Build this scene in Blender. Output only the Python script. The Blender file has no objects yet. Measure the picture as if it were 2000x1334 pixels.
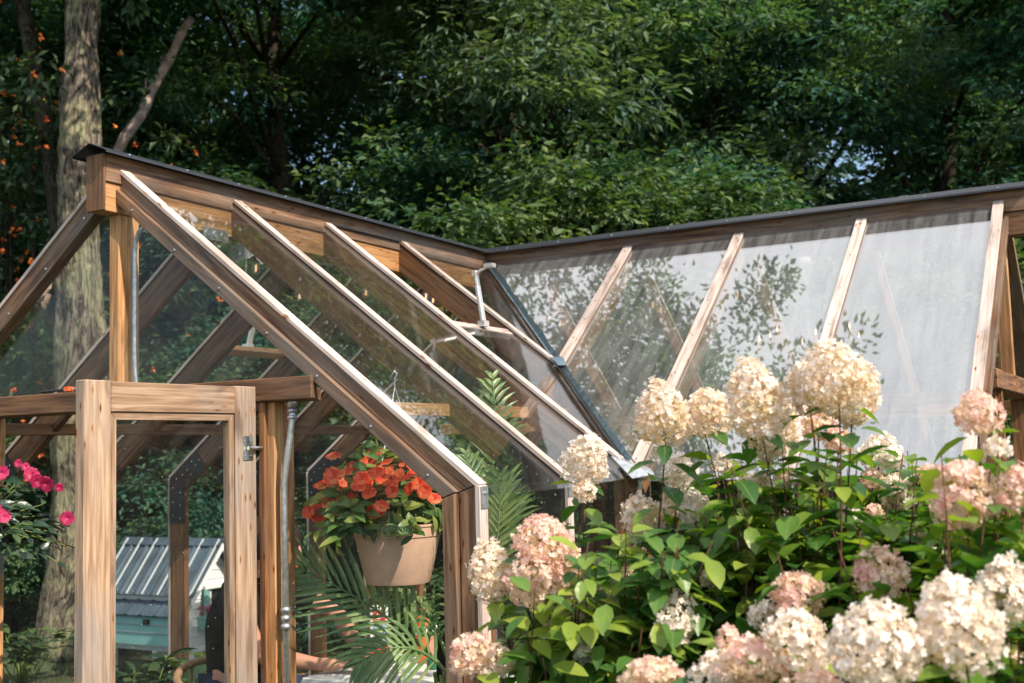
import bpy, bmesh, math, random
import numpy as np
from mathutils import Vector, Matrix
R = math.radians
rnd = random.Random(7)
sc = bpy.context.scene
C = sc.collection

# ------------------------------------------------------------------ camera
CAM = Vector((3.748, -3.382, 1.696))
FPX = 2276.9                                   # focal length in pixels of a 2000 px wide frame
yaw, pit, rol = R(28.926), R(5.311), R(-1.625)
fwd = Vector((-math.sin(yaw)*math.cos(pit), math.cos(yaw)*math.cos(pit), math.sin(pit)))
r0 = Vector((math.cos(yaw), math.sin(yaw), 0)); u0 = r0.cross(fwd)
rgt = r0*math.cos(rol) + u0*math.sin(rol); upv = -r0*math.sin(rol) + u0*math.cos(rol)
cd = bpy.data.cameras.new('camera'); cam = bpy.data.objects.new('camera', cd); C.objects.link(cam)
M = Matrix((rgt, upv, -fwd)).transposed().to_4x4(); M.translation = CAM
cam.matrix_world = M
cd.sensor_width = 36; cd.lens = FPX/2000*36; cd.clip_start = 0.05; cd.clip_end = 500
cd.dof.use_dof = True; cd.dof.focus_distance = 4.1; cd.dof.aperture_fstop = 4.2
sc.camera = cam

# ------------------------------------------------------------------ world, sun, exposure
SUN_EL, SUN_AZ = R(43), R(-14)                 # azimuth from +X, negative = towards the camera side
sd = Vector((math.cos(SUN_EL)*math.cos(SUN_AZ), math.cos(SUN_EL)*math.sin(SUN_AZ), math.sin(SUN_EL)))
w = bpy.data.worlds.new('World'); sc.world = w; w.use_nodes = True
nt = w.node_tree; nt.nodes.clear()
def N(t, ty, **k):
    n = t.nodes.new(ty)
    for a, b in k.items():
        if a.startswith('i_'): n.inputs[a[2:].replace('_', ' ')].default_value = b
        else: setattr(n, a, b)
    return n
sky = N(nt, 'ShaderNodeTexSky', sky_type='NISHITA', sun_disc=False, sun_elevation=SUN_EL,
        sun_rotation=math.atan2(sd.x, sd.y), air_density=1.0, dust_density=0.8, ozone_density=1.6)
bg = N(nt, 'ShaderNodeBackground'); bg.inputs[1].default_value = 0.15
tc = N(nt, 'ShaderNodeTexCoord')
cl = N(nt, 'ShaderNodeTexNoise', i_Scale=1.15, i_Detail=7.0, i_Roughness=0.55)
mp = N(nt, 'ShaderNodeMapping'); mp.inputs['Location'].default_value = (0.3, 0.15, 0.2); mp.inputs['Scale'].default_value = (1, 1, 1.4)
rmp = N(nt, 'ShaderNodeMapRange', i_From_Min=0.10, i_From_Max=0.38)
cbg = N(nt, 'ShaderNodeBackground'); cbg.inputs[0].default_value = (0.93, 0.95, 1.0, 1); cbg.inputs[1].default_value = 1.1
mx = N(nt, 'ShaderNodeMixShader'); wo = N(nt, 'ShaderNodeOutputWorld')
L = nt.links.new
L(sky.outputs[0], bg.inputs[0]); L(tc.outputs['Generated'], mp.inputs[0]); L(mp.outputs[0], cl.inputs['Vector'])
sx = N(nt, 'ShaderNodeSeparateXYZ'); L(tc.outputs['Generated'], sx.inputs[0])
hi = N(nt, 'ShaderNodeMapRange', i_From_Min=0.40, i_From_Max=0.58, interpolation_type='SMOOTHSTEP'); L(sx.outputs['Z'], hi.inputs['Value'])   # the cloud bank stands high, clear blue below it
cm = N(nt, 'ShaderNodeMath', operation='MULTIPLY'); L(rmp.outputs[0], cm.inputs[0]); L(hi.outputs[0], cm.inputs[1])
L(cl.outputs['Fac'], rmp.inputs['Value']); L(cm.outputs[0], mx.inputs[0]); L(bg.outputs[0], mx.inputs[1]); L(cbg.outputs[0], mx.inputs[2])
L(mx.outputs[0], wo.inputs[0])
sl = bpy.data.lights.new('sun', 'SUN'); sl.energy = 5.0; sl.angle = R(0.5); sl.color = (1.0, 0.87, 0.72)
so = bpy.data.objects.new('sun', sl); C.objects.link(so)
so.rotation_euler = sd.to_track_quat('Z', 'Y').to_euler(); so.location = (10, -2, 12)
sc.view_settings.view_transform = 'Standard'; sc.view_settings.look = 'None'
sc.view_settings.exposure = 0.42; sc.view_settings.gamma = 1.0
sc.cycles.max_bounces = 10; sc.cycles.diffuse_bounces = 3; sc.cycles.glossy_bounces = 4
sc.cycles.transparent_max_bounces = 40; sc.cycles.transmission_bounces = 6
sc.cycles.caustics_reflective = False; sc.cycles.caustics_refractive = False
sc.cycles.sample_clamp_indirect = 6.0
sc.cycles.use_denoising = True

# ------------------------------------------------------------------ materials
MT = {}
def mat(name):
    m = bpy.data.materials.new(name); m.use_nodes = True; m.node_tree.nodes.clear(); MT[name] = m
    return m, m.node_tree
def ramp(t, pts):
    r = N(t, 'ShaderNodeValToRGB'); e = r.color_ramp.elements
    while len(e) < len(pts): e.new(0.5)
    for k, (p, c) in enumerate(pts): e[k].position = p; e[k].color = (*c, 1)
    return r
def out(t, sh): o = N(t, 'ShaderNodeOutputMaterial'); t.links.new(sh, o.inputs[0]); return o
def mulcol(t, a, b, fac=1.0, mode='MULTIPLY'):
    m = N(t, 'ShaderNodeMix', data_type='RGBA', blend_type=mode); m.inputs[0].default_value = fac
    for s, i in ((a, 6), (b, 7)):
        if hasattr(s, 'type'): t.links.new(s, m.inputs[i])
        else: m.inputs[i].default_value = (*s, 1)
    return m
def wood(name, dark, mid, light, grey, greyamt=0.5, rough=0.65, grain=1.0):
    """boards with the grain along the object's own X axis"""
    m, t = mat(name); L = t.links.new
    tc = N(t, 'ShaderNodeTexCoord'); oi = N(t, 'ShaderNodeObjectInfo')
    off = N(t, 'ShaderNodeVectorMath', operation='SCALE'); off.inputs[0].default_value = (37, 19, 53); L(oi.outputs['Random'], off.inputs['Scale'])
    ad = N(t, 'ShaderNodeVectorMath', operation='ADD'); L(tc.outputs['Object'], ad.inputs[0]); L(off.outputs[0], ad.inputs[1])
    def nz(scale, det, dist=0.0, sv=(1, 1, 1)):
        mp = N(t, 'ShaderNodeMapping'); mp.inputs['Scale'].default_value = sv; L(ad.outputs[0], mp.inputs[0])
        n = N(t, 'ShaderNodeTexNoise', i_Scale=scale, i_Detail=det, i_Distortion=dist); L(mp.outputs[0], n.inputs['Vector']); return n
    g = nz(58*grain, 7, .9, (0.06, 1, 1)); g2 = nz(120, 3, 0.3, (0.03, 1, 1)); pt = nz(3.2, 4, 0.4, (0.55, 1, 1)); st = nz(11, 4, .8, (0.18, 1, 1))
    r = ramp(t, [(0.30, dark), (0.46, mid), (0.60, light), (0.78, mid)]); L(g.outputs['Fac'], r.inputs[0])
    r2 = ramp(t, [(0.35, (0.72, 0.70, 0.68)), (0.62, (1.08, 1.08, 1.08))]); L(g2.outputs['Fac'], r2.inputs[0])
    m1 = mulcol(t, r.outputs[0], r2.outputs[0], 0.8)
    gr = ramp(t, [(0.44, (0, 0, 0)), (0.64, (1, 1, 1))]); L(pt.outputs['Fac'], gr.inputs[0])
    gm = N(t, 'ShaderNodeMath', operation='MULTIPLY'); gm.inputs[1].default_value = greyamt; L(gr.outputs[0], gm.inputs[0])
    m2 = N(t, 'ShaderNodeMix', data_type='RGBA'); L(gm.outputs[0], m2.inputs[0]); L(m1.outputs[2], m2.inputs[6])
    gcol = mulcol(t, (*grey,), r2.outputs[0], 0.9); L(gcol.outputs[2], m2.inputs[7])
    # dark weather streaks
    sr = ramp(t, [(0.54, (1, 1, 1)), (0.66, (0.50, 0.46, 0.44)), (0.78, (0.26, 0.25, 0.26))]); L(st.outputs['Fac'], sr.inputs[0])
    m3 = mulcol(t, m2.outputs[2], sr.outputs[0], 0.85)
    # knots
    mp = N(t, 'ShaderNodeMapping'); mp.inputs['Scale'].default_value = (2.2, 8, 8); L(ad.outputs[0], mp.inputs[0])
    vo = N(t, 'ShaderNodeTexVoronoi', feature='F1'); vo.inputs['Randomness'].default_value = 1.0; L(mp.outputs[0], vo.inputs['Vector'])
    kr = ramp(t, [(0.07, (0.22, 0.11, 0.06)), (0.13, (0.62, 0.34, 0.18)), (0.17, (.95, .72, .52)), (0.26, (1, 1, 1))]); L(vo.outputs['Distance'], kr.inputs[0])
    kn = nz(1.3, 1, 0, (.8, 1, 1)); kk_ = N(t, 'ShaderNodeMapRange', i_From_Min=.50, i_From_Max=.54); L(kn.outputs['Fac'], kk_.inputs['Value'])
    m4 = mulcol(t, m3.outputs[2], kr.outputs[0], 1.0); L(kk_.outputs[0], m4.inputs[0])
    hs = N(t, 'ShaderNodeHueSaturation'); L(m4.outputs[2], hs.inputs['Color'])
    vr = N(t, 'ShaderNodeMapRange', i_To_Min=0.82, i_To_Max=1.15); L(oi.outputs['Random'], vr.inputs['Value']); L(vr.outputs[0], hs.inputs['Value'])
    b = N(t, 'ShaderNodeBsdfPrincipled'); b.inputs['Roughness'].default_value = rough; b.inputs['Specular IOR Level'].default_value = 0.35
    L(hs.outputs[0], b.inputs['Base Color'])
    bp = N(t, 'ShaderNodeBump'); bp.inputs['Strength'].default_value = 0.35; bp.inputs['Distance'].default_value = 0.002
    L(g2.outputs['Fac'], bp.inputs['Height']); L(bp.outputs[0], b.inputs['Normal'])
    out(t, b.outputs[0]); return m
wood('wood_stain', (.08, .032, .012), (.185, .082, .033), (.30, .145, .062), (.15, .105, .08), .45, grain=.9)
wood('wood_fresh', (.28, .12, .04), (.46, .225, .085), (.60, .33, .145), (.40, .28, .18), .35)
wood('wood_pale', (.46, .35, .29), (.58, .455, .395), (.66, .54, .48), (.50, .45, .43), .5)
wood('wood_door', (.21, .12, .068), (.345, .215, .13), (.48, .33, .22), (.29, .24, .205), .85, grain=.9)
wood('wood_front', (.09, .042, .022), (.175, .094, .052), (.28, .168, .10), (.175, .142, .118), .85, grain=.8)

def simple(name, col, rough=0.5, metal=0.0, spec=0.5, noise=0.0, nscale=20, bump=0.0, trans=None, sheen=0, coat=0):
    m, t = mat(name); L = t.links.new
    b = N(t, 'ShaderNodeBsdfPrincipled'); b.inputs['Roughness'].default_value = rough; b.inputs['Metallic'].default_value = metal
    b.inputs['Specular IOR Level'].default_value = spec; b.inputs['Base Color'].default_value = (*col, 1); b.inputs['Coat Weight'].default_value = coat
    if noise or bump:
        tc = N(t, 'ShaderNodeTexCoord'); n = N(t, 'ShaderNodeTexNoise', i_Scale=nscale, i_Detail=5.0); L(tc.outputs['Object'], n.inputs['Vector'])
        r = ramp(t, [(0.3, tuple(c*(1-noise) for c in col)), (0.7, tuple(min(1, c*(1+noise*.6)) for c in col))]); L(n.outputs['Fac'], r.inputs[0]); L(r.outputs[0], b.inputs['Base Color'])
        if bump:
            bp = N(t, 'ShaderNodeBump'); bp.inputs['Strength'].default_value = bump; bp.inputs['Distance'].default_value = 0.01; L(n.outputs['Fac'], bp.inputs['Height']); L(bp.outputs[0], b.inputs['Normal'])
    out(t, b.outputs[0]); return m
simple('black_metal', (.022, .026, .034), .42, .0, .35, .25, 30)
simple('black_plate', (.008, .008, .010), .45, .0, .4)
simple('galv', (.55, .58, .60), .34, .85, .5, .3, 45, .1)
simple('aluminium', (.68, .66, .63), .38, .7, .5, .1, 60)
simple('chrome', (.75, .77, .78), .15, 1.0)
simple('dark_rubber', (.02, .02, .022), .6)
simple('pot_clay', (.64, .40, .285), .6, 0, .4, .10, 26, .12)
simple('soil', (.03, .02, .013), .95, 0, .1, .4, 60, .8)
simple('white_paint', (.72, .74, .74), .55, 0, .4, .06, 9)
simple('teal_paint', (.20, .42, .40), .55, 0, .4, .08, 12)
simple('table_top', (.74, .72, .68), .5, 0, .4, .03, 8)
simple('black_cloth', (.012, .013, .016), .9, 0, .15, .3, 30, .3)
simple('denim', (.04, .055, .10), .9, 0, .15, .3, 60, .3)
simple('skin', (.50, .24, .155), .5, 0, .4, .08, 20)
simple('hair', (.02, .012, .008), .7, 0, .3)
simple('wicker', (.36, .22, .12), .6, 0, .4, .3, 60, .4)
simple('cushion', (.55, .53, .50), .9, 0, .2, .05, 20, .2)
simple('crumpled_paper', (.75, .73, .70), .8, 0, .2, .05, 20, .6)
simple('red_label', (.60, .06, .04), .5); simple('orange_plastic', (.85, .14, .03), .4); simple('green_label', (.03, .18, .09), .5)
simple('blue_label', (.35, .55, .65), .5)
simple('white_plastic', (.75, .75, .73), .35); simple('grey_pole', (.10, .14, .13), .5, .3)
simple('candle_sleeve', (.85, .60, .32), .5); simple('black_cable', (.01, .01, .012), .5); simple('brass', (.75, .45, .18), .3, 1)
simple('paving', (.16, .14, .12), .9, 0, .2, .3, 8, .4)
simple('stem_brown', (.10, .045, .025), .7, 0, .2, .4, 30); simple('stem_green', (.16, .22, .05), .55, 0, .3, .2, 20); simple('dead_wood', (.36, .27, .23), .8, 0, .2, .5, 14, .8)
simple('mount', (.30, .31, .32), .6)

def bark(name, dark, light, lichen, amt, bumpd=.03):
    m, t = mat(name); L = t.links.new
    tc = N(t, 'ShaderNodeTexCoord'); mp = N(t, 'ShaderNodeMapping'); mp.inputs['Scale'].default_value = (1, 1, .22); L(tc.outputs['Object'], mp.inputs[0])
    n = N(t, 'ShaderNodeTexNoise', i_Scale=26.0, i_Detail=9.0, i_Roughness=.65, i_Distortion=1.2); L(mp.outputs[0], n.inputs['Vector'])
    v = N(t, 'ShaderNodeTexNoise', i_Scale=2.6, i_Detail=6.0, i_Roughness=.65); L(tc.outputs['Object'], v.inputs['Vector'])
    r = ramp(t, [(.38, dark), (.62, light)]); L(n.outputs['Fac'], r.inputs[0])
    r2 = ramp(t, [(.47, (0, 0, 0)), (.54, (amt, amt, amt))]); L(v.outputs['Fac'], r2.inputs[0])
    mm = N(t, 'ShaderNodeMix', data_type='RGBA'); L(r2.outputs[0], mm.inputs[0]); L(r.outputs[0], mm.inputs[6]); mm.inputs[7].default_value = (*lichen, 1)
    cr_ = ramp(t, [(.42, (.30, .27, .25)), (.54, (1, 1, 1))]); L(n.outputs['Fac'], cr_.inputs[0]); m5 = mulcol(t, mm.outputs[2], cr_.outputs[0], .8)
    b = N(t, 'ShaderNodeBsdfPrincipled'); b.inputs['Roughness'].default_value = .9; b.inputs['Specular IOR Level'].default_value = .15; L(m5.outputs[2], b.inputs['Base Color'])
    bp = N(t, 'ShaderNodeBump'); bp.inputs['Strength'].default_value = 1; bp.inputs['Distance'].default_value = bumpd; L(n.outputs['Fac'], bp.inputs['Height']); L(bp.outputs[0], b.inputs['Normal'])
    out(t, b.outputs[0]); return m
bark('bark_pale', (.07, .055, .045), (.30, .25, .19), (.42, .40, .24), .75, .05)
bark('bark_dark', (.02, .016, .012), (.07, .055, .04), (.08, .08, .05), .5)

def leafmat(name, cols, rough=.45, trans=.35, tcol=None, scale=1.6, spec=.4, per=True, bri=1.0):
    """leaf colours vary from leaf cluster to leaf cluster and leaf to leaf"""
    m, t = mat(name); L = t.links.new
    tc = N(t, 'ShaderNodeTexCoord'); n = N(t, 'ShaderNodeTexNoise', i_Scale=scale, i_Detail=3.0); L(tc.outputs['Object'], n.inputs['Vector'])
    at = N(t, 'ShaderNodeAttribute', attribute_name='lv')
    ad = N(t, 'ShaderNodeMath', operation='MULTIPLY_ADD'); L(at.outputs['Fac'], ad.inputs[0]); ad.inputs[1].default_value = .5; ad.inputs[2].default_value = -.25
    a2 = N(t, 'ShaderNodeMath', operation='ADD'); L(n.outputs['Fac'], a2.inputs[0]); L(ad.outputs[0], a2.inputs[1])
    k = len(cols); r = ramp(t, [(.25 + .5*i/(k-1), tuple(x*bri for x in c)) for i, c in enumerate(cols)]); L(a2.outputs[0], r.inputs[0])
    b = N(t, 'ShaderNodeBsdfPrincipled'); b.inputs['Roughness'].default_value = rough; b.inputs['Specular IOR Level'].default_value = spec; L(r.outputs[0], b.inputs['Base Color'])
    tr = N(t, 'ShaderNodeBsdfTranslucent')
    tm = mulcol(t, r.outputs[0], tcol or (1.25, 1.35, .45), 1.0); L(tm.outputs[2], tr.inputs[0])
    mx = N(t, 'ShaderNodeMixShader'); mx.inputs[0].default_value = trans; L(b.outputs[0], mx.inputs[1]); L(tr.outputs[0], mx.inputs[2])
    out(t, mx.outputs[0]); return m
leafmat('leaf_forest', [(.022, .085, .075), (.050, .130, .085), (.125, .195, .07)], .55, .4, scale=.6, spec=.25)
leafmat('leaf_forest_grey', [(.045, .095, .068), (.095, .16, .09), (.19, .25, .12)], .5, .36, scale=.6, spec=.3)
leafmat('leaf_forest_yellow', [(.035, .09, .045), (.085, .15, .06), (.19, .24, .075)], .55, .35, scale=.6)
leafmat('leaf_far', [(.03, .085, .08), (.05, .115, .09), (.08, .14, .08)], .6, .1, scale=.3)
leafmat('leaf_hyd', [(.035, .11, .028), (.065, .165, .032), (.13, .25, .04), (.32, .40, .06)], .36, .42, scale=2.5, spec=.5)
leafmat('leaf_imp', [(.03, .09, .025), (.09, .18, .04), (.26, .30, .06)], .38, .3, scale=9, spec=.5)
leafmat('leaf_imp_dark', [(.012, .030, .020), (.022, .055, .03), (.06, .11, .045)], .3, .15, scale=9, spec=.6)
leafmat('leaf_palm', [(.07, .15, .05), (.16, .27, .09), (.33, .41, .18)], .38, .3, scale=4, spec=.5)
leafmat('leaf_under', [(.02, .05, .025), (.04, .085, .035), (.08, .12, .04)], .5, .2, scale=2)
leafmat('petal_red', [(.74, .06, .025), (.92, .15, .055), (.95, .32, .14)], .5, .5, (1.2, .8, .7), 12)
leafmat('petal_pink', [(.32, .008, .06), (.50, .02, .11), (.64, .07, .17)], .5, .35, (1.2, .8, .9), 12)
leafmat('petal_orange', [(.6, .10, .02), (.8, .20, .04), (.85, .38, .1)], .5, .35, (1.2, .9, .6), 6)
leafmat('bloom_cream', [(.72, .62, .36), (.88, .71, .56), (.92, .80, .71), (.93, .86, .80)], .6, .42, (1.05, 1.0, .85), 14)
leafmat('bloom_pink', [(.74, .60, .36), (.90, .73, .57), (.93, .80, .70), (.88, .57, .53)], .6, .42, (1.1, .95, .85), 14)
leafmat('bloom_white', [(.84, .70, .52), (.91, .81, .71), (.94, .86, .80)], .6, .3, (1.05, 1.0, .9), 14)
leafmat('bloom_rust', [(.30, .10, .07), (.48, .20, .15), (.58, .36, .24)], .6, .3, (1.1, .9, .85), 14)
leafmat('grass', [(.03, .06, .02), (.05, .09, .03), (.09, .12, .05)], .6, .2, scale=1.5)

def glass(name, f0, dust, dustcol=(.75, .76, .76), tint=(.975, .985, .98), streak=(1, 1, 1), wave=.0, nscale=1.2):
    """thin pane: passes light straight on, reflects more at grazing angles, carries a dust film"""
    m, t = mat(name); L = t.links.new
    ge = N(t, 'ShaderNodeNewGeometry'); tc = N(t, 'ShaderNodeTexCoord')
    dp = N(t, 'ShaderNodeVectorMath', operation='DOT_PRODUCT'); L(ge.outputs['Incoming'], dp.inputs[0]); L(ge.outputs['Normal'], dp.inputs[1])
    ab = N(t, 'ShaderNodeMath', operation='ABSOLUTE'); L(dp.outputs['Value'], ab.inputs[0])
    om = N(t, 'ShaderNodeMath', operation='SUBTRACT'); om.inputs[0].default_value = 1; L(ab.outputs[0], om.inputs[1])
    pw = N(t, 'ShaderNodeMath', operation='POWER'); L(om.outputs[0], pw.inputs[0]); pw.inputs[1].default_value = 5
    fm = N(t, 'ShaderNodeMath', operation='MULTIPLY_ADD'); L(pw.outputs[0], fm.inputs[0]); fm.inputs[1].default_value = 1-f0; fm.inputs[2].default_value = f0
    tr = N(t, 'ShaderNodeBsdfTransparent'); tr.inputs[0].default_value = (*tint, 1)
    gl = N(t, 'ShaderNodeBsdfGlossy'); gl.inputs['Roughness'].default_value = .0
    n = N(t, 'ShaderNodeTexNoise', i_Scale=nscale, i_Detail=2.0); L(tc.outputs['Object'], n.inputs['Vector'])
    bp = N(t, 'ShaderNodeBump'); bp.inputs['Strength'].default_value = wave; bp.inputs['Distance'].default_value = .02; L(n.outputs['Fac'], bp.inputs['Height']); L(bp.outputs[0], gl.inputs['Normal'])
    m1 = N(t, 'ShaderNodeMixShader'); L(fm.outputs[0], m1.inputs[0]); L(tr.outputs[0], m1.inputs[1]); L(gl.outputs[0], m1.inputs[2])
    df = N(t, 'ShaderNodeBsdfDiffuse'); df.inputs[0].default_value = (*dustcol, 1)
    n2 = N(t, 'ShaderNodeTexNoise', i_Scale=5.0, i_Detail=8.0, i_Roughness=.7); mps = N(t, 'ShaderNodeMapping'); mps.inputs['Scale'].default_value = streak; L(tc.outputs['Object'], mps.inputs[0]); L(mps.outputs[0], n2.inputs['Vector'])
    mr = N(t, 'ShaderNodeMapRange', i_From_Min=.35, i_From_Max=.7, i_To_Min=dust*.35, i_To_Max=dust*1.8); L(n2.outputs['Fac'], mr.inputs['Value'])
    m2 = N(t, 'ShaderNodeMixShader'); L(mr.outputs[0], m2.inputs[0]); L(m1.outputs[0], m2.inputs[1]); L(df.outputs[0], m2.inputs[2])
    # rain spots and specks
    vo = N(t, 'ShaderNodeTexVoronoi', feature='F1'); vo.inputs['Scale'].default_value = 26; L(tc.outputs['Object'], vo.inputs['Vector'])
    lt = N(t, 'ShaderNodeMath', operation='LESS_THAN'); L(vo.outputs['Distance'], lt.inputs[0]); lt.inputs[1].default_value = .05
    sm = N(t, 'ShaderNodeMath', operation='MULTIPLY'); L(lt.outputs[0], sm.inputs[0]); sm.inputs[1].default_value = .35
    m3 = N(t, 'ShaderNodeMixShader'); L(sm.outputs[0], m3.inputs[0]); L(m2.outputs[0], m3.inputs[1]); L(df.outputs[0], m3.inputs[2])
    out(t, m3.outputs[0]); return m
glass('glass_near', .07, .007, streak=(.35, 4, .35), wave=.12)
glass('glass_side', .36, .075, streak=(4, .35, .35), wave=.06)
glass('glass_gable', .012, .003, wave=.1)
glass('glass_bulb', .14, .0, tint=(1, 1, 1))
glass('glass_crystal', .35, .10, tint=(1, 1, 1), wave=.5, nscale=30)
def emit(name, col, s):
    m, t = mat(name); e = N(t, 'ShaderNodeEmission'); e.inputs[0].default_value = (*col, 1); e.inputs[1].default_value = s; out(t, e.outputs[0])
emit('filament', (1.0, .50, .22), 2.2)
emit('flame_bulb', (1.0, .45, .25), 5.0)

# ------------------------------------------------------------------ helpers
def at(px, py, ax, val):
    """the point of the plane (axis ax = val) that the photograph's pixel shows"""
    d = fwd + rgt*((px-1000)/FPX) - upv*((py-667)/FPX)
    return CAM + d*((val-CAM[ax])/d[ax])
def atd(px, py, dist):
    d = fwd + rgt*((px-1000)/FPX) - upv*((py-667)/FPX)
    return CAM + d*dist
def link(name, me, m, parent=None, smooth=False):
    o = bpy.data.objects.new(name, me); C.objects.link(o)
    if m: me.materials.append(MT[m] if isinstance(m, str) else m)
    if parent: o.parent = parent
    if smooth: me.shade_smooth()
    return o
def tag(o, label, cat, group=None, kind=None):
    if label: o['label'] = label
    if cat: o['category'] = cat
    if group: o['group'] = group
    if kind: o['kind'] = kind
    return o
def empty(name, loc, label, cat, group=None):
    o = bpy.data.objects.new(name, None); C.objects.link(o); o.location = loc; o.empty_display_size = .1
    return tag(o, label, cat, group)
def mesh(name, vs, fs): me = bpy.data.meshes.new(name); me.from_pydata([tuple(v) for v in vs], [], fs); me.update(); return me
class MB:
    def __init__(s): s.v = []; s.f = []
    def add(s, vs, fs): n = len(s.v); s.v += [tuple(v) for v in vs]; s.f += [tuple(n+i for i in f) for f in fs]
    def box(s, c, d, rot=None):
        x, y, z = (k/2 for k in d); vs = [Vector((a*x, b*y, e*z)) for a in (-1, 1) for b in (-1, 1) for e in (-1, 1)]
        if rot is not None: vs = [rot @ v for v in vs]
        s.add([v+Vector(c) for v in vs], [(0, 1, 3, 2), (4, 6, 7, 5), (0, 4, 5, 1), (2, 3, 7, 6), (0, 2, 6, 4), (1, 5, 7, 3)])
    def prism(s, poly, off):
        n = len(poly); off = Vector(off); P = [Vector(p) for p in poly]
        s.add(P+[p+off for p in P], [tuple(range(n))[::-1], tuple(range(n, 2*n))] + [(i, (i+1) % n, n+(i+1) % n, n+i) for i in range(n)])
    def tube(s, path, rad, seg=8, caps=True):
        P = [Vector(p) for p in path]; n = len(P)
        if not hasattr(rad, '__len__'): rad = [rad]*n
        t0 = (P[1]-P[0]).normalized(); a = t0.orthogonal().normalized(); vs = []
        for i in range(n):
            t = (P[min(i+1, n-1)]-P[max(i-1, 0)]).normalized()
            a = (a - t*a.dot(t)); a = a.normalized() if a.length > 1e-6 else t.orthogonal().normalized(); b = t.cross(a)
            vs += [P[i]+(a*math.cos(k*2*math.pi/seg)+b*math.sin(k*2*math.pi/seg))*rad[i] for k in range(seg)]
        fs = [(i*seg+k, i*seg+(k+1) % seg, (i+1)*seg+(k+1) % seg, (i+1)*seg+k) for i in range(n-1) for k in range(seg)]
        if caps: fs += [tuple(range(seg))[::-1], tuple(range((n-1)*seg, n*seg))]
        s.add(vs, fs)
    def lathe(s, c, prof, seg=20, axis=None):
        c = Vector(c); vs = []; n = len(prof)
        for r, z in prof: vs += [c+Vector((r*math.cos(2*math.pi*k/seg), r*math.sin(2*math.pi*k/seg), z)) for k in range(seg)]
        s.add(vs, [(i*seg+k, i*seg+(k+1) % seg, (i+1)*seg+(k+1) % seg, (i+1)*seg+k) for i in range(n-1) for k in range(seg)] + [tuple(range(seg))[::-1], tuple(range((n-1)*seg, n*seg))])
    def build(s, name, m, parent=None, smooth=False): return link(name, mesh(name, s.v, s.f), m, parent, smooth)
def beam(name, p0, p1, w, h, m, parent, up=(0, 0, 1), o=(0, 0), bev=.003):
    """a straight timber from p0 to p1, w across, h along 'up'; o shifts the section (across, up)"""
    p0, p1 = Vector(p0), Vector(p1); x = (p1-p0); Ln = x.length; x.normalize(); up = Vector(up)
    z = (up-x*up.dot(x)).normalized(); y = z.cross(x)
    bm = bmesh.new(); bmesh.ops.create_cube(bm, size=1)
    for v in bm.verts: v.co = Vector(((v.co.x+.5)*Ln, v.co.y*w+o[0], v.co.z*h+o[1]))
    if bev: bmesh.ops.bevel(bm, geom=bm.edges[:], offset=bev, segments=1, affect='EDGES')
    me = bpy.data.meshes.new(name); bm.to_mesh(me); bm.free()
    ob = link(name, me, m, parent)
    mw = Matrix((x, y, z)).transposed().to_4x4(); mw.translation = p0
    ob.matrix_basis = mw
    return ob
def leaves_mesh(name, pos, dr, nr, Ln, W, fold=.25, droop=.15, lv=None):
    """one mesh of many leaves, each a pointed, folded, drooping blade of four faces"""
    n = len(pos); dr = dr/np.linalg.norm(dr, axis=1, keepdims=True)
    sd_ = np.cross(dr, nr); sd_ /= (np.linalg.norm(sd_, axis=1, keepdims=True)+1e-9); nn = np.cross(sd_, dr)
    Ln = Ln[:, None]; W = W[:, None]
    v = np.empty((n, 4, 3))
    v[:, 0] = pos; v[:, 1] = pos+dr*Ln*.45+sd_*W*.5+nn*W*fold
    v[:, 2] = pos+dr*Ln-nn*Ln*droop; v[:, 3] = pos+dr*Ln*.45-sd_*W*.5+nn*W*fold
    v = v.reshape(-1, 3)
    me = bpy.data.meshes.new(name)
    b = np.arange(n)[:, None]*4
    tri = np.concatenate([b+np.array([0, 1, 2]), b+np.array([0, 2, 3])], axis=1).reshape(-1)
    me.vertices.add(n*4); me.vertices.foreach_set('co', v.ravel().astype(np.float32))
    me.loops.add(n*6); me.loops.foreach_set('vertex_index', tri.astype(np.int32))
    me.polygons.add(n*2); me.polygons.foreach_set('loop_start', np.arange(0, n*6, 3, dtype=np.int32))
    me.update(calc_edges=True)
    a = me.attributes.new('lv', 'FLOAT', 'FACE')
    lvv = lv if lv is not None else np.random.default_rng(n).random(n)
    a.data.foreach_set('value', np.repeat(lvv, 2).astype(np.float32))
    return me
def setlv(me, vals): a = me.attributes.new('lv', 'FLOAT', 'FACE'); a.data.foreach_set('value', np.asarray(vals, np.float32))

# ------------------------------------------------------------------ greenhouse
a, H, ZE, D, S = 1.725, 1.340, 1.60, 3.047, 0.681
XK = [1.04, 1.725, 2.41, 3.095]; XE = 3.095
nl = math.hypot(a, H)
def zt(u): return ZE+H*(1-abs(u)/a)
NR, NL_, NF, NB = (Vector(v)/nl for v in ((H, 0, a), (-H, 0, a), (0, -H, a), (0, H, a)))
def PR(x, y, o=0): return Vector((x, y, zt(x)))+NR*o
def PL(x, y, o=0): return Vector((-x, y, zt(x)))+NL_*o          # x counted positive to the left
def PF(x, q, o=0): return Vector((x, D-q, zt(q)))+NF*o
def PB(x, q, o=0): return Vector((x, D+q, zt(q)))+NB*o
gh = empty('greenhouse', (0, 0, 0), 'timber greenhouse of two glazed gabled wings meeting at a corner, with black ridge caps', 'greenhouse')
def realign(ob, x, up=(0, 0, 1)):
    x = Vector(x).normalized(); up = Vector(up); z = (up-x*up.dot(x)).normalized(); y = z.cross(x)
    m = Matrix((x, y, z)).transposed().to_4x4(); m.translation = ob.data.vertices[0].co
    ob.data.transform(m.inverted()); ob.matrix_basis = m
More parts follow.
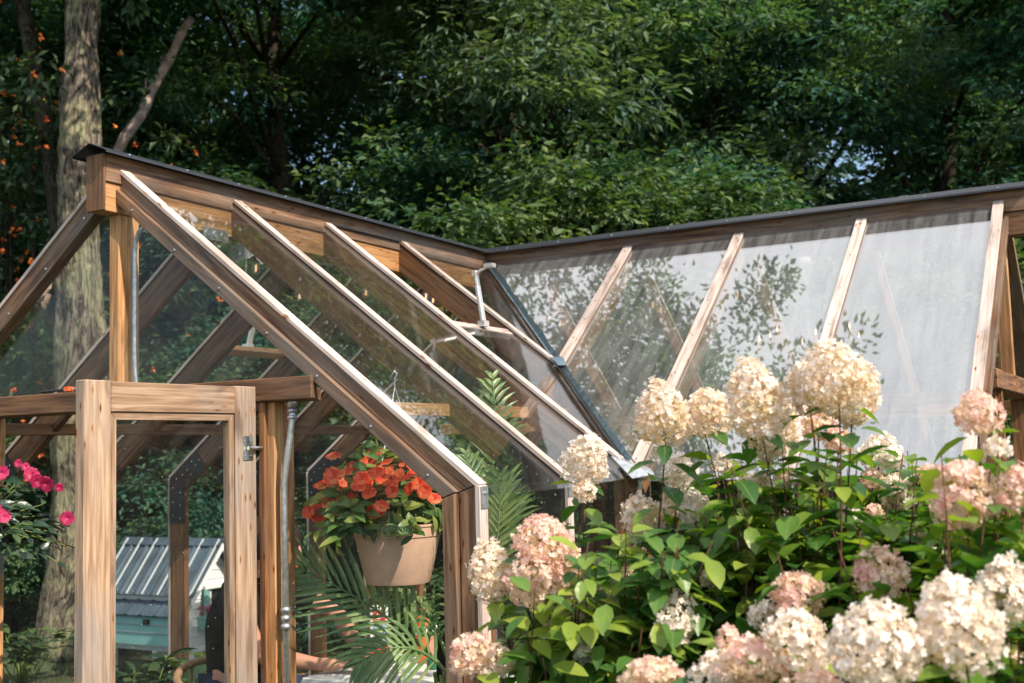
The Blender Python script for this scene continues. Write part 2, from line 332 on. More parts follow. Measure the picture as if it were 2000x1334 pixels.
def poly_board(name, pts, off, m, parent, grain, up=(0, 0, 1), bev=.002):
    """a board cut to the polygon pts, as thick as the vector off, grain along the given direction"""
    mb = MB(); mb.prism(pts, off); me = mesh(name, mb.v, mb.f)
    bm = bmesh.new(); bm.from_mesh(me); bmesh.ops.recalc_face_normals(bm, faces=bm.faces[:])
    if bev: bmesh.ops.bevel(bm, geom=bm.edges[:], offset=bev, segments=1, affect='EDGES')
    bm.to_mesh(me); bm.free()
    ob = link(name, me, m, None); realign(ob, grain, up); ob.parent = parent; return ob
def pane(name, pts, off, m, parent):
    mb = MB(); mb.prism(pts, off); me = mesh(name, mb.v, mb.f)
    bm = bmesh.new(); bm.from_mesh(me); bmesh.ops.recalc_face_normals(bm, faces=bm.faces[:]); bm.to_mesh(me); bm.free()
    return link(name, me, m, parent)
GLT = .004
def rafter(P, c, u0, u1, parent, cap=True, m='wood_stain', capm='wood_pale', cw=.048):
    """one rafter of a slope: P(c,u) on A (c = y) or B (c = x)"""
    f = (lambda u, o: P(u, c, o)) if P in (PR, PL) else (lambda u, o: P(c, u, o))
    n = {PR: NR, PL: NL_, PF: NF, PB: NB}[P]
    r = beam('rafter', f(u0, -.026), f(u1, -.026), .040, .122, m, parent, n, (0, -.061))
    if cap:
        cp = beam('glazing_cap', f(u0+.02, 0), f(u1+.015, 0), cw, .017, capm, None, n, (0, -.0085), .002)
        cp.parent = r; cp.matrix_basis = r.matrix_basis.inverted() @ cp.matrix_basis
        sc_ = MB()
        for k in range(7):
            u = u0+.07+(u1-u0-.12)*k/6
            sc_.lathe((0, 0, 0), [(.0, -.001), (.005, 0), (.004, .003), (0, .0035)], 8)
            q = n.to_track_quat('Z', 'Y')
            for j in range(len(sc_.v)-32, len(sc_.v)): sc_.v[j] = tuple(q @ Vector(sc_.v[j]) + f(u, .0005))
        s_ = sc_.build('screw', 'chrome', None); s_['kind'] = 'stuff'; s_.parent = cp; s_.matrix_basis = (r.matrix_basis @ cp.matrix_basis).inverted()
    return r
# ridge beams: fascia above, beam below
beam('ridge_beam', (0, -.08, 2.775), (0, D+.03, 2.775), .086, .12, 'wood_fresh', gh)
beam('ridge_end_block', (0, -.088, 2.715), (0, -.088, 2.952), .104, .012, 'wood_stain', gh, (0, 1, 0))
beam('ridge_fascia', (0, -.082, 2.894), (0, D+.04, 2.894), .106, .116, 'wood_front', gh)
beam('ridge_beam', (.044, D, 2.775), (XE+.14, D, 2.775), .086, .12, 'wood_stain', gh)
beam('ridge_fascia', (.054, D, 2.894), (XE+.142, D, 2.894), .106, .116, 'wood_front', gh)
# black folded ridge caps
def ridge_cap(pts0, pts1):
    mb = MB(); n = len(pts0); mb.add(list(pts0)+list(pts1), [(i, i+1, n+i+1, n+i) for i in range(n-1)])
    o = mb.build('ridge_cap', 'black_metal', gh); md = o.modifiers.new('thickness', 'SOLIDIFY'); md.thickness = .003; md.offset = 0; return o
prof = [(-.100, 2.942), (-.097, 2.952), (0, 2.992), (.097, 2.952), (.100, 2.942)]
ridge_cap([(x, -.125, z) for x, z in prof], [(x, D-max(x, 0)+(.0 if x >= 0 else .0), z+.001) for x, z in prof])
ridge_cap([(max(-y, 0)*1.0+.0, D+y, z) for y, z in prof], [(XE+.175, D+y, z) for y, z in prof])
sm_ = MB()
for k in range(9):
    for x0 in (-.075, .075): sm_.lathe((x0, .02+.33*k, 2.9615), [(.006, 0), (.006, .003), (.001, .005)], 8)
for k in range(9):
    for y0 in (-.075, .075): sm_.lathe((.22+.36*k, D+y0, 2.9625), [(.006, 0), (.006, .003), (.001, .005)], 8)
s_ = sm_.build('cap_screws', 'galv', gh); s_['kind'] = 'stuff'
for y in (1.18, 2.4): jm = MB(); jm.prism([(-.1005, y, 2.944), (0, y, 2.9955), (.1005, y, 2.944), (0, y, 2.9935)], (0, .05, 0)); jm.build('cap_lap', 'black_metal', gh)
for x in (1.4, 2.6): jm = MB(); jm.prism([(x, D-.1005, 2.945), (x, D, 2.9965), (x, D+.1005, 2.945), (x, D, 2.9945)], (.05, 0, 0)); jm.build('cap_lap', 'black_metal', gh)
# gable frames; T maps (across, depth inwards, z)
TA = lambda u, d, z: Vector((u, d, z))
TB = lambda u, d, z: Vector((XE+.02-d, D+u, z))
def gable(T):
    ex = (T(1, 0, 0)-T(0, 0, 0)); ey = (T(0, 1, 0)-T(0, 0, 0)); ez = Vector((0, 0, 1))
    for sg in (1, -1):
        q = lambda u, d, z: T(sg*u, d, z)
        slope = (q(a, 0, zt(a))-q(0, 0, zt(0)))
        vd = lambda u, k: zt(u)-k
        r = poly_board('rafter', [q(.045, 0, vd(.045, .02)), q(1.722, 0, vd(1.722, .02)), q(1.662, 0, vd(1.662, .088)), q(.045, 0, vd(.045, .088))], ey*.042, 'wood_front', gh, slope)
        poly_board('rafter_trim', [q(.045, -.024, vd(.045, .090)), q(1.660, -.024, vd(1.660, .090)), q(1.607, -.024, vd(1.607, .150)), q(.045, -.024, vd(.045, .150))], ey*.060, 'wood_front', gh, slope)
        n = (ex*sg*H+ez*a)/nl
        sw = MB(); qy = (-ey).to_track_quat('Z', 'Y')
        for k in range(7):
            c = q(.14+.235*k, -.0245, vd(.14+.235*k, .118+.008*(k % 2))); n0 = len(sw.v); sw.lathe((0, 0, 0), [(.0055, 0), (.0055, .002), (.001, .004)], 8)
            for j in range(n0, len(sw.v)): sw.v[j] = tuple(qy @ Vector(sw.v[j]) + c)
        s_ = sw.build('screw', 'galv', gh); s_['kind'] = 'stuff'
        cp = beam('glazing_cap', q(.05, .018, zt(.05)), q(1.742, .018, zt(1.742)), .052, .017, 'wood_pale', gh, n, (0, -.0085), .002)
        poly_board('corner_post', [q(1.657, 0, .08), q(1.72, 0, .08), q(1.72, 0, vd(1.722, .024)), q(1.657, 0, vd(1.657, .096))], ey*.09, 'wood_front', gh, ez, ex)
        poly_board('post_trim', [q(1.603, -.024, .08), q(1.654, -.024, .08), q(1.654, -.024, vd(1.654, .1)), q(1.603, -.024, vd(1.603, .158))], ey*.06, 'wood_front', gh, ez, ex)
        beam('glazing_cap', q(1.734, .018, .08), q(1.734, .018, ZE-.02), .052, .022, 'wood_pale', gh, ex*sg)
        b = MB(); b.box(q(1.7475, .018, ZE-.06), (ex*.0015+ey*.046+ez*.075)if True else 0); 
        b.lathe((0, 0, 0), [(0, 0), (.006, 0), (.005, .004), (0, .005)], 10)
        br = b.v; nb = 8
        for k, zz in ((0, ZE-.045),):
            qn = (ex*sg).to_track_quat('Z', 'Y')
            for j in range(nb, len(br)): br[j] = tuple(qn @ Vector(br[j]) + q(1.7485, .018, zz))
        b.build('steel_bracket', 'galv', gh)
        # gable glass either side of the king post
        pane('glass_pane', [q(.045, .03, 1.99), q(.88, .03, 1.99), q(.88, .03, vd(.88, .13)), q(.045, .03, vd(.045, .13))], ey*GLT, 'glass_gable', gh)
        pane('glass_pane', [q(.885, .03, .1), q(1.61, .03, .1), q(1.61, .03, vd(1.61, .14)), q(.885, .03, vd(.885, .14))], ey*GLT, 'glass_gable', gh)
        pane('glass_pane', [q(.045, .03, 2.0), q(.05, .03, 2.0), q(.05, .03, 2.1)], ey*GLT, 'glass_gable', gh) if False else None
        # jamb
        beam('jamb_post', q(.828, .057, .08), q(.828, .057, 1.90), .115, .055, 'wood_fresh' if T is TA else 'wood_stain', gh, ex)
        beam('jamb_trim', q(.813, -.012, .08), q(.813, -.012, 1.90), .022, .030, 'wood_stain', gh, ex)
    beam('header_beam', T(-1.06, -.018, 1.945), T(1.06, -.018, 1.945), .034, .084, 'wood_stain', gh)
    beam('header_rail', T(-1.0, .05, 1.925), T(1.0, .05, 1.925), .10, .05, 'wood_stain', gh)
    beam('king_post', T(.008, .056, 1.985), T(.008, .056, 2.714), .110, .056, 'wood_fresh', gh, ex)
    beam('sill_beam', T(-1.72, .03, .05), T(1.72, .03, .05), .09, .10, 'wood_stain', gh)
gable(TA); gable(TB)
# rafters of the near wing
for i, y in enumerate([S, 2*S, 3*S]):
    y += .002
    rafter(PR, y, .045, a-.005 if i < 2 else 1.02, gh)
for i in range(1, 5): rafter(PL, i*S, .045, a-.005, gh)
rafter(PL, 3.405, .36, a-.005, gh); rafter(PL, 4.086, 1.04, a-.005, gh)
beam('hip_rafter', (0, D, zt(0)-.06), (-a, D+a, ZE-.06), .05, .13, 'wood_stain', gh, (0, 0, 1))
for i, x in enumerate(XK[:3]):
    rafter(PF, x, .045, 1.04 if i == 0 else a-.005, gh, m='wood_fresh' if i < 2 else 'wood_stain', cw=.056)
beam('rafter', PF(1.04, 1.02, -.03), PF(1.04, 1.6, -.03), .04, .122, 'wood_fresh', gh, NF, (0, -.061))   # runs on below the valley
for x in (.36, 1.04, 1.725, 2.41): rafter(PB, x, .045, a-.005, gh)
beam('valley_rafter', (0, D, zt(0)-.09), (a, D-a, ZE-.09), .045, .12, 'wood_stain', gh, (0, 0, 1))
# wall posts with their black knee plates
def plate(P3, sgn_dir):
    """black boomerang plate; P3(u,z) is a point of the frame's face, sgn_dir points away from the wood"""
    off = Vector(sgn_dir)*.004
    pts = [(1.72, 1.30), (1.722, zt(1.722)-.03), (1.50, zt(1.5)-.03), (1.415, zt(1.5)-.135), (1.60, 1.535), (1.60, 1.30)]
    mb = MB(); mb.prism([P3(*p) for p in pts], off); o = mb.build('knee_plate', 'black_plate', gh)
    bb = MB()
    for u, z in [(1.63, 1.33), (1.69, 1.35), (1.63, 1.41), (1.69, 1.43), (1.63, 1.49), (1.69, 1.52), (1.66, 1.575), (1.61, 1.60), (1.57, 1.63), (1.54, 1.60), (1.50, 1.66), (1.47, 1.69)]:
        c = P3(u, z)+off; bb.box(c, (.007, .007, .007))
    s_ = bb.build('bolt', 'chrome', o); s_['kind'] = 'stuff'
def wallpost(p, across, capdir, T3, face, sgn, knee=True, m='wood_stain'):
    beam('wall_post', (p[0], p[1], .08), (p[0], p[1], 1.57), .040, .118, m, gh, across)
    c = Vector(p)+Vector(capdir)*.073
    beam('glazing_cap', (c.x, c.y, .08), (c.x, c.y, ZE-.02), .044, .018, 'wood_pale', gh, capdir)
    if knee: plate(T3, face)
for i in (1, 2): # right wall of the near wing
    y = i*S; wallpost((1.661, y, 0), (1, 0, 0), (1, 0, 0), lambda u, z, y=y: Vector((u, y-.021, z)), (0, -1, 0), 1)
    b = MB(); b.box((1.7445, y, ZE-.055), (.002, .046, .07)); b.build('steel_bracket', 'galv', gh)
for i in range(1, 7):
    y = i*S; wallpost((-1.661, y, 0), (1, 0, 0), (-1, 0, 0), lambda u, z, y=y: Vector((-u, y-.021, z)), (0, -1, 0), 1)
for x in (-1.0, -.32, .36, 1.04, 1.725, 2.41):
    wallpost((x, D+1.661, 0), (0, 1, 0), (0, 1, 0), lambda u, z, x=x: Vector((x+.021, D+u, z)), (1, 0, 0), 1)
for x in (2.41,):
    wallpost((x, D-1.661, 0), (0, 1, 0), (0, -1, 0), lambda u, z, x=x: Vector((x+.021, D-u, z)), (1, 0, 0), 1)
beam('corner_post', (1.68, D-1.68, .08), (1.68, D-1.68, 1.55), .09, .09, 'wood_stain', gh, (1, 0, 0))
beam('corner_post', (-1.68, D+1.68, .08), (-1.68, D+1.68, 1.55), .09, .09, 'wood_stain', gh, (1, 0, 0))
# sills
beam('sill_beam', (1.67, .08, .05), (1.67, D-1.7, .05), .09, .10, 'wood_stain', gh)
beam('sill_beam', (-1.67, .08, .05), (-1.67, D+1.7, .05), .09, .10, 'wood_stain', gh)
beam('sill_beam', (1.75, D-1.67, .05), (XE-.1, D-1.67, .05), .09, .10, 'wood_stain', gh)
beam('sill_beam', (-1.6, D+1.67, .05), (XE-.1, D+1.67, .05), .09, .10, 'wood_stain', gh)
# purlins at header height
beam('purlin', (-1.18, .06, 1.865), (-1.18, D+1.1, 1.865), .045, .06, 'wood_stain', gh)
beam('purlin', (1.19, .06, 1.865), (1.19, D-1.15, 1.865), .045, .05, 'wood_fresh', gh)
beam('purlin', (-1.1, D+1.18, 1.865), (XE-.05, D+1.18, 1.865), .045, .085, 'wood_fresh', gh)
beam('purlin', (1.25, D-1.19, 1.865), (XE-.05, D-1.19, 1.865), .045, .05, 'wood_fresh', gh)
# roof panes
E_ = a+.045; G = -.024
def roofpane(P, pts, m):
    n = {PR: NR, PL: NL_, PF: NF, PB: NB}[P]
    return pane('glass_pane', [P(*p, G) if P in (PR, PL) else P(*p, G) for p in pts], n*GLT, m, gh)
g = .003
roofpane(PR, [(.05, .02), (.05, S-g), (E_, S-g), (E_, .02)], 'glass_near')
roofpane(PR, [(.05, S+g), (.05, 2*S-g), (E_-.02, 2*S-g), (E_, S+g)], 'glass_near')
roofpane(PR, [(.79, 2*S+g), (.79, 3*S-g), (1.0, 3*S-g), (D-2*S-.03, 2*S+g)], 'glass_near')
roofpane(PR, [(.05, 3*S+g), (.05, D-.06), (.99, 3*S+g)], 'glass_near')
for i in range(5):
    y0, y1 = i*S+g, min((i+1)*S, D+.3)-g
    roofpane(PL, [(.80 if i == 2 else .05, y0), (.80 if i == 2 else .05, y1), (E_, y1), (E_, y0)], 'glass_near')
roofpane(PL, [(.36, 3.41), (1.02, 4.08), (E_, 4.08), (E_, 3.41)], 'glass_near')
roofpane(PL, [(1.06, 4.09), (E_, D+a), (E_, 4.09)], 'glass_near')
roofpane(PF, [(.06, .05), (1.037, .05), (1.037, 1.02)], 'glass_side')
roofpane(PF, [(1.043, .05), (1.722, .05), (1.722, 1.70), (1.043, 1.03)], 'glass_side')
roofpane(PF, [(1.728, .05), (2.407, .05), (2.407, E_), (1.76, E_), (1.728, 1.71)], 'glass_side')
roofpane(PF, [(2.413, .05), (XE+.01, .05), (XE+.01, E_), (2.413, E_)], 'glass_side')
xs = [.0, .36, 1.04, 1.725, 2.41, XE]
for k in range(5):
    lo = [(xs[k]+g, .05), (xs[k+1]-g, .05), (xs[k+1]-g, E_), (xs[k]+g, E_)]
    roofpane(PB, lo, 'glass_gable')
roofpane(PB, [(-.05, .08), (-.05, E_), (-a, E_)], 'glass_gable')
# wall panes
def wallpane(p0, p1, z0=.1, z1=1.575, m='glass_gable'):
    p0, p1 = Vector(p0), Vector(p1); n = (p1-p0).cross(Vector((0, 0, 1))).normalized()
    pane('glass_pane', [(p0.x, p0.y, z0), (p1.x, p1.y, z0), (p1.x, p1.y, z1), (p0.x, p0.y, z1)], n*GLT, m, gh)
for y0, y1 in ((0.05, S-g), (S+g, 2*S-g)): wallpane((1.724, y0, 0), (1.724, y1, 0))
ys = [0.05]+[i*S for i in range(1, 7)]+[D+a-.06]
for y0, y1 in zip(ys[:-1], ys[1:]): wallpane((-1.724, y0+g, 0), (-1.724, y1-g, 0))
for x0, x1 in ((1.76, 2.407), (2.413, XE-.06)): wallpane((x0, D-1.724, 0), (x1, D-1.724, 0))
xw = [-1.66, -1.0, -.32, .36, 1.04, 1.725, 2.41, XE-.06]
for x0, x1 in zip(xw[:-1], xw[1:]): wallpane((x0+g, D+1.724, 0), (x1-g, D+1.724, 0))
# valley gutter of blue-grey steel with its seam
vm = MB(); seg = 14; vs = []
for k in range(seg+1):
    t = .03+(a+.03-.03)*k/seg; wl = .022+.006*math.sin(k*2.7)+.004*rnd.random(); wr = .024+.006*math.sin(k*3.1+1)+.004*rnd.random()
    vs += [Vector((t, D-t-wl*1.4, zt(t)))+NR*.001, Vector((t, D-t-.006, zt(t)-.012)), Vector((t+.006, D-t, zt(t)-.012)), Vector((t+wr*1.4, D-t, zt(t)))+NF*.001]
vm.add(vs, [(k*4+j, k*4+j+1, k*4+4+j+1, k*4+4+j) for k in range(seg) for j in range(3)])
m_, t_ = mat('valley_steel'); b_ = N(t_, 'ShaderNodeBsdfPrincipled'); b_.inputs['Base Color'].default_value = (.17, .25, .30, 1); b_.inputs['Roughness'].default_value = .22; b_.inputs['Metallic'].default_value = .75; b_.inputs['Alpha'].default_value = 1
n_ = N(t_, 'ShaderNodeTexNoise', i_Scale=9.0, i_Detail=5.0, i_Distortion=1.2); c_ = N(t_, 'ShaderNodeTexCoord'); t_.links.new(c_.outputs['Object'], n_.inputs['Vector'])
bp_ = N(t_, 'ShaderNodeBump'); bp_.inputs['Strength'].default_value = .6; bp_.inputs['Distance'].default_value = .02; t_.links.new(n_.outputs['Fac'], bp_.inputs['Height']); t_.links.new(bp_.outputs[0], b_.inputs['Normal']); out(t_, b_.outputs[0])
vf = vm.build('valley_flashing', 'valley_steel', gh); md = vf.modifiers.new('thickness', 'SOLIDIFY'); md.thickness = .002
sm_ = MB(); sm_.tube([(t, D-t, zt(t)-.004) for t in (1.0, 1.4, 1.76)], .006, 6); sm_.build('valley_seam', 'dark_rubber', gh)
kk = MB(); kk.prism([PR(1.66, D-1.80, .004), PR(1.78, D-1.86, .004), (1.86, D-1.80, 1.575), (1.78, D-1.66, 1.60)], (0, 0, .004)); kk.build('valley_spout', 'galv', gh)
kk = MB(); kk.prism([PR(1.0, D-1.04, .006), PR(1.06, D-1.09, .006), PF(1.10, 1.06, .006), PF(1.05, 1.0, .006)], (0, 0, .003)); kk.build('flashing_patch', 'valley_steel', gh)
# roof vents: a glass flap hinged at the ridge, a cross bar and an opener
def roof_vent(sg, y0, y1, lift, Ln, xb):
    P = PR if sg > 0 else PL
    v = bpy.data.objects.new('roof_vent', None); C.objects.link(v); v.parent = gh
    bar = beam('vent_bar', P(xb, y0+.018, -.02), P(xb, y1-.018, -.02), .05, .04, 'wood_pale' if sg > 0 else 'wood_fresh', v, NR if sg > 0 else NL_, (0, -.02))
    h0 = Vector((sg*.062, 0, 2.885)); d = Vector((sg*math.cos(lift), 0, -math.sin(lift))); n = Vector((sg*math.sin(lift), 0, math.cos(lift)))
    pn = pane('glass_pane', [h0+Vector((0, y, 0))+d*l for y, l in ((y0, 0), (y1, 0), (y1, Ln), (y0, Ln))], n*.004, 'glass_near', v)
    h = MB(); h.tube([h0+Vector((0, y0+.005, .002)), h0+Vector((0, y1-.005, .002))], .006, 8); h.build('vent_hinge', 'black_metal', v)
    ym = (y0+y1)/2; A = P(xb, ym, -.0); B = h0+Vector((0, ym, 0))+d*(Ln*.80)-n*.01
    el = A+(B-A)*.5+Vector((sg*(-.07), 0, .10 if sg > 0 else .05))
    if sg > 0: el = Vector((A.x-.03, ym-.02, B.z-.035))
    o = MB(); o.tube([A, A+(el-A)*.75], .013, 10); o.tube([A+(el-A)*.7, el], .009, 8); o.tube([A+Vector((.0, .022, 0)), A+(el-A)*.95+Vector((0, .022, 0))], .006, 8)
    o.tube([el, B], .007, 8); o.box(el, (.02, .03, .03)); o.box(B, (.05, .04, .02)); o.box(A, (.04, .05, .03))
    o.build('vent_opener', 'aluminium', v, False)
roof_vent(1, 2*S+.02, 3*S-.02, R(17.7), 1.0, .775)
roof_vent(-1, 2*S+.02, 3*S-.02, R(14), .95, .79)
# the open door leaf
dr = bpy.data.objects.new('door', None); C.objects.link(dr); dr.parent = gh; dr.location = (.777, -.035, 0); dr['label'] = 'glazed timber door leaf standing open'
ang = math.atan2(-.762, -.036); dr.rotation_euler = (0, 0, ang)      # local +X runs from hinge to free edge
DW, DZ0, DZ1, TH = .765, .06, 1.958, .045
SW = .105
def dboard(name, p0, p1, w, h, up, m='wood_door', o=(0, 0), bev=.003): return beam(name, p0, p1, w, h, m, dr, up, o, bev)
dboard('stile', (SW/2, 0, DZ0), (SW/2, 0, DZ1), TH, SW, (1, 0, 0)); dboard('stile', (DW-SW/2, 0, DZ0), (DW-SW/2, 0, DZ1), TH, SW, (1, 0, 0))
dboard('rail', (SW+.001, 0, DZ1-.052), (DW-SW-.001, 0, DZ1-.052), TH, .10, (0, 0, 1)); dboard('rail', (SW+.001, 0, .16), (DW-SW-.001, 0, .16), TH, .20, (0, 0, 1))
dboard('rail', (SW+.001, 0, .70), (DW-SW-.001, 0, .70), TH, .09, (0, 0, 1))
for z0, z1 in ((.262, .653), (.747, DZ1-.104)):
    bw = .024; x0, x1 = SW+.002, DW-SW-.002
    for nm, pts in (('bead', [(x0, z1), (x1, z1), (x1-bw, z1-bw), (x0+bw, z1-bw)]), ('bead', [(x0, z0), (x1, z0), (x1-bw, z0+bw), (x0+bw, z0+bw)]),
                    ('bead', [(x0, z0), (x0, z1), (x0+bw, z1-bw), (x0+bw, z0+bw)]), ('bead', [(x1, z0), (x1, z1), (x1-bw, z1-bw), (x1-bw, z0+bw)])):
        gr = (1, 0, 0) if abs(pts[0][1]-pts[1][1]) < 1e-6 else (0, 0, 1)
        poly_board(nm, [(x, -.016, z) for x, z in pts], (0, .032, 0), 'wood_door', dr, gr, (0, 1, 0) if gr[0] else (0, 1, 0), .0015)
    pane('glass_pane', [(x0+.01, -.002, z0+.01), (x1-.01, -.002, z0+.01), (x1-.01, -.002, z1-.01), (x0+.01, -.002, z1-.01)], (0, .004, 0), 'glass_gable', dr)
for hz in (1.73, .35):
    # the leaf's outer face looks to local +Y (towards the camera's right)
    hb = MB(); hb.box((.045, TH/2+.002, hz+.028), (.05, .003, .032)); hb.box((.045, TH/2+.002, hz-.028), (.05, .003, .032)); hb.box((.045, TH/2+.0015, hz), (.05, .002, .085))
    hb.tube([(.055, TH/2+.012, hz), (-.03, TH/2+.016, hz)], .008, 10)
    for sx in (.03, .058):
        for sz in (-.028, .028): hb.tube([(sx, TH/2+.002, hz+sz), (sx, TH/2+.006, hz+sz)], .0035, 8)
    hb.build('hinge', 'chrome', dr)
    hp = MB(); hp.tube([(-.035, TH/2+.016, hz-.045), (-.035, TH/2+.016, hz+.045)], .009, 10); hp.tube([(-.035, TH/2+.016, hz+.05), (-.035, TH/2+.016, hz+.068)], .007, 10)
    hp.box((-.044, TH/2-.004, hz), (.012, .028, .11)); hp.build('hinge_pin', 'galv', dr)
# conduits
c1 = MB(); zt_ = 2.0
p = [(.085, .05, 1.99), (.084, .05, 2.02), (.078, .05, 2.06), (.074, .05, 2.12), (.074, .05, 2.56), (.08, .05, 2.60), (.10, .05, 2.64), (.13, .05, 2.66), (.16, .055, 2.665)]
c1.tube(p, .0095, 12); c1.build('conduit', 'galv', gh, True)
c2 = MB(); c2.tube([(.925, .02, 1.905), (.925, .018, 1.83), (.92, .016, 1.79), (.902, .01, 1.66), (.893, .008, 1.6), (.893, .008, 1.48), (.893, .01, .2)], .0125, 12)
for z in (1.865, 1.885, 1.84): c2.tube([(.925, .019, z-.007), (.925, .019, z+.007)], .019, 12)
for z in (1.105, 1.135, 1.075): c2.tube([(.893, .009, z-.010), (.893, .009, z+.010)], .0185, 12)
c2.box((.93, .01, 1.895), (.05, .02, .02)); c2.build('conduit', 'galv', gh, True)
# electrical fittings below the near ridge
p = at(418, 460, 0, .045); jb = MB(); jb.box(p+Vector((-.01, .01, .005)), (.03, .16, .055))
for k in (-1, 0, 1): jb.tube([p+Vector((.004, .01+.05*k, .005)), p+Vector((.009, .01+.05*k, .005))], .019, 14)
jb.build('junction_box', 'galv', gh)
p = at(472, 490, 0, .03); tb = MB(); tb.box(p, (.05, .10, .075), Matrix.Rotation(.35, 3, 'X')); tb.build('transformer_box', 'mount', gh)
wr = MB()
for k in range(7):
    q0 = p+Vector((.03, rnd.uniform(-.05, .08), rnd.uniform(0, .05))); q1 = q0+Vector((rnd.uniform(0, .05), rnd.uniform(-.08, .12), rnd.uniform(-.07, .05)))
    wr.tube([q0+(q1-q0)*t+Vector((0, 0, .04*math.sin(t*3.1+k))) for t in (0, .2, .4, .6, .8, 1)], .0018, 5)
wr.build('loose_wires', 'white_plastic', gh)
# clamp lying on the header
p = Vector((-.20, -.02, 1.992)); ck = empty('hand_clamp', p, 'small hand clamp with an orange jaw lying on the greenhouse header beam', 'clamp')
k = MB(); k.tube([(-.20, 0, .006), (-.05, 0, .008)], .006, 8); k.build('handle', 'dark_rubber', ck)
k = MB(); k.box((-.035, 0, .010), (.03, .025, .018)); k.box((.025, 0, .011), (.006, .03, .016)); k.build('jaw_pad', 'orange_plastic', ck)
k = MB(); k.tube([(-.03, 0, .010), (.10, 0, .008)], .004, 8); k.box((.05, 0, .016), (.03, .014, .018)); k.tube([(.05, 0, .01), (.06, 0, .03)], .003, 6); k.build('bar', 'chrome', ck)

# ------------------------------------------------------------------ ground
def sheet(name, pts, z, m, kind='structure'):
    o = link(name, mesh(name, [(x, y, z) for x, y in pts], [tuple(range(len(pts)))]), m); o['kind'] = kind; return o
m_, t_ = mat('forest_floor'); b_ = N(t_, 'ShaderNodeBsdfPrincipled'); b_.inputs['Roughness'].default_value = .95
n_ = N(t_, 'ShaderNodeTexNoise', i_Scale=1.3, i_Detail=9.0, i_Roughness=.7); c_ = N(t_, 'ShaderNodeTexCoord'); t_.links.new(c_.outputs['Object'], n_.inputs['Vector'])
r_ = ramp(t_, [(.36, (.03, .024, .016)), (.48, (.05, .06, .024)), (.62, (.06, .09, .03)), (.75, (.12, .10, .05))]); t_.links.new(n_.outputs['Fac'], r_.inputs[0]); t_.links.new(r_.outputs[0], b_.inputs['Base Color'])
bp_ = N(t_, 'ShaderNodeBump'); bp_.inputs['Distance'].default_value = .05; t_.links.new(n_.outputs['Fac'], bp_.inputs['Height']); t_.links.new(bp_.outputs[0], b_.inputs['Normal']); out(t_, b_.outputs[0])
# one sheet, rising gently to a wooded bank behind the greenhouse
gv = []; gf = []; NG = 60
for j in range(NG+1):
    for i in range(NG+1):
        x = -150+300*i/NG; y = -60+260*j/NG
        x = 150*math.copysign(abs(x/150)**1.6, x); yy = (y-20)/180; 
        gv.append((x, y, 0 if y < 14 else min(3.0, (y-14)*.06)))
for j in range(NG):
    for i in range(NG): b = j*(NG+1)+i; gf.append((b, b+1, b+NG+2, b+NG+1))
o = link('ground', mesh('ground', gv, gf), 'forest_floor', None, True); o['kind'] = 'structure'
sheet('greenhouse_floor', [(-1.6, .1), (1.6, .1), (1.6, D-1.6), (3.0, D-1.6), (3.0, D+1.6), (-1.6, D+1.6)], .006, 'paving')
def gz(x, y): return 0 if y < 14 else min(3.0, (y-14)*.06)

# ------------------------------------------------------------------ trees
def sprays(rg, pts, r, n, L0, W0, flat=.45, dropf=.35):
    """leaves gathered in sprays round the given centres; each spray is a flattened, drooping fan"""
    k = len(pts); m = k*n
    c = np.repeat(pts, n, axis=0)
    ax = rg.normal(size=(k, 3)); ax[:, 2] *= .35; ax /= np.linalg.norm(ax, axis=1, keepdims=True); A = np.repeat(ax, n, axis=0)
    t = rg.random((m, 1))**.7; side = rg.normal(size=(m, 3)); side[:, 2] *= flat
    rr = np.repeat(r*(.55+.9*rg.random((k, 1))), n, axis=0)
    p = c + A*rr*(t*2-1) + side*rr*.38*(1.15-t*.6)
    p[:, 2] -= dropf*rr[:, 0]*(t[:, 0]**2)
    d = A*.6 + side*.8 + rg.normal(size=(m, 3))*.35; d[:, 2] -= .35
    nn = rg.normal(size=(m, 3))*.55; nn[:, 2] += 1.0
    lv = np.clip(np.repeat(rg.random(k), n)*.6 + rg.random(m)*.4, 0, 1)
    return p, d, nn, L0*(.6+.8*rg.random(m)), W0*(.6+.8*rg.random(m)), lv
def crown_mesh(seed, z0, z1, rad, nb, n_sp, n_lf, L0, W0, spr=.5, hollow=.55):
    """a crown built of boughs: lobes placed through an egg-shaped volume, thick outside, sparse within"""
    rg = np.random.default_rng(seed); P = []; limbs = []
    for b in range(nb):
        h = rg.random()**.85; th = rg.random()*2*math.pi + b*2.4
        env = math.sin(math.pi*min(1, .12+.85*h))**.7; rr = rad*env*(.45+.65*rg.random()**.6)
        c = np.array([rr*math.cos(th), rr*math.sin(th), z0+(z1-z0)*h]); limbs.append(c)
        s = rad*.34*(.7+.6*rg.random())
        q = rg.normal(size=(n_sp, 3)); q /= np.linalg.norm(q, axis=1, keepdims=True); q *= (hollow+(1-hollow)*rg.random((n_sp, 1)))*s
        q[:, 2] = q[:, 2]*.55 - .25*(q[:, 0]**2+q[:, 1]**2)/s
        P.append(c+q)
    P = np.concatenate(P)
    return sprays(rg, P, spr, n_lf, L0, W0), limbs
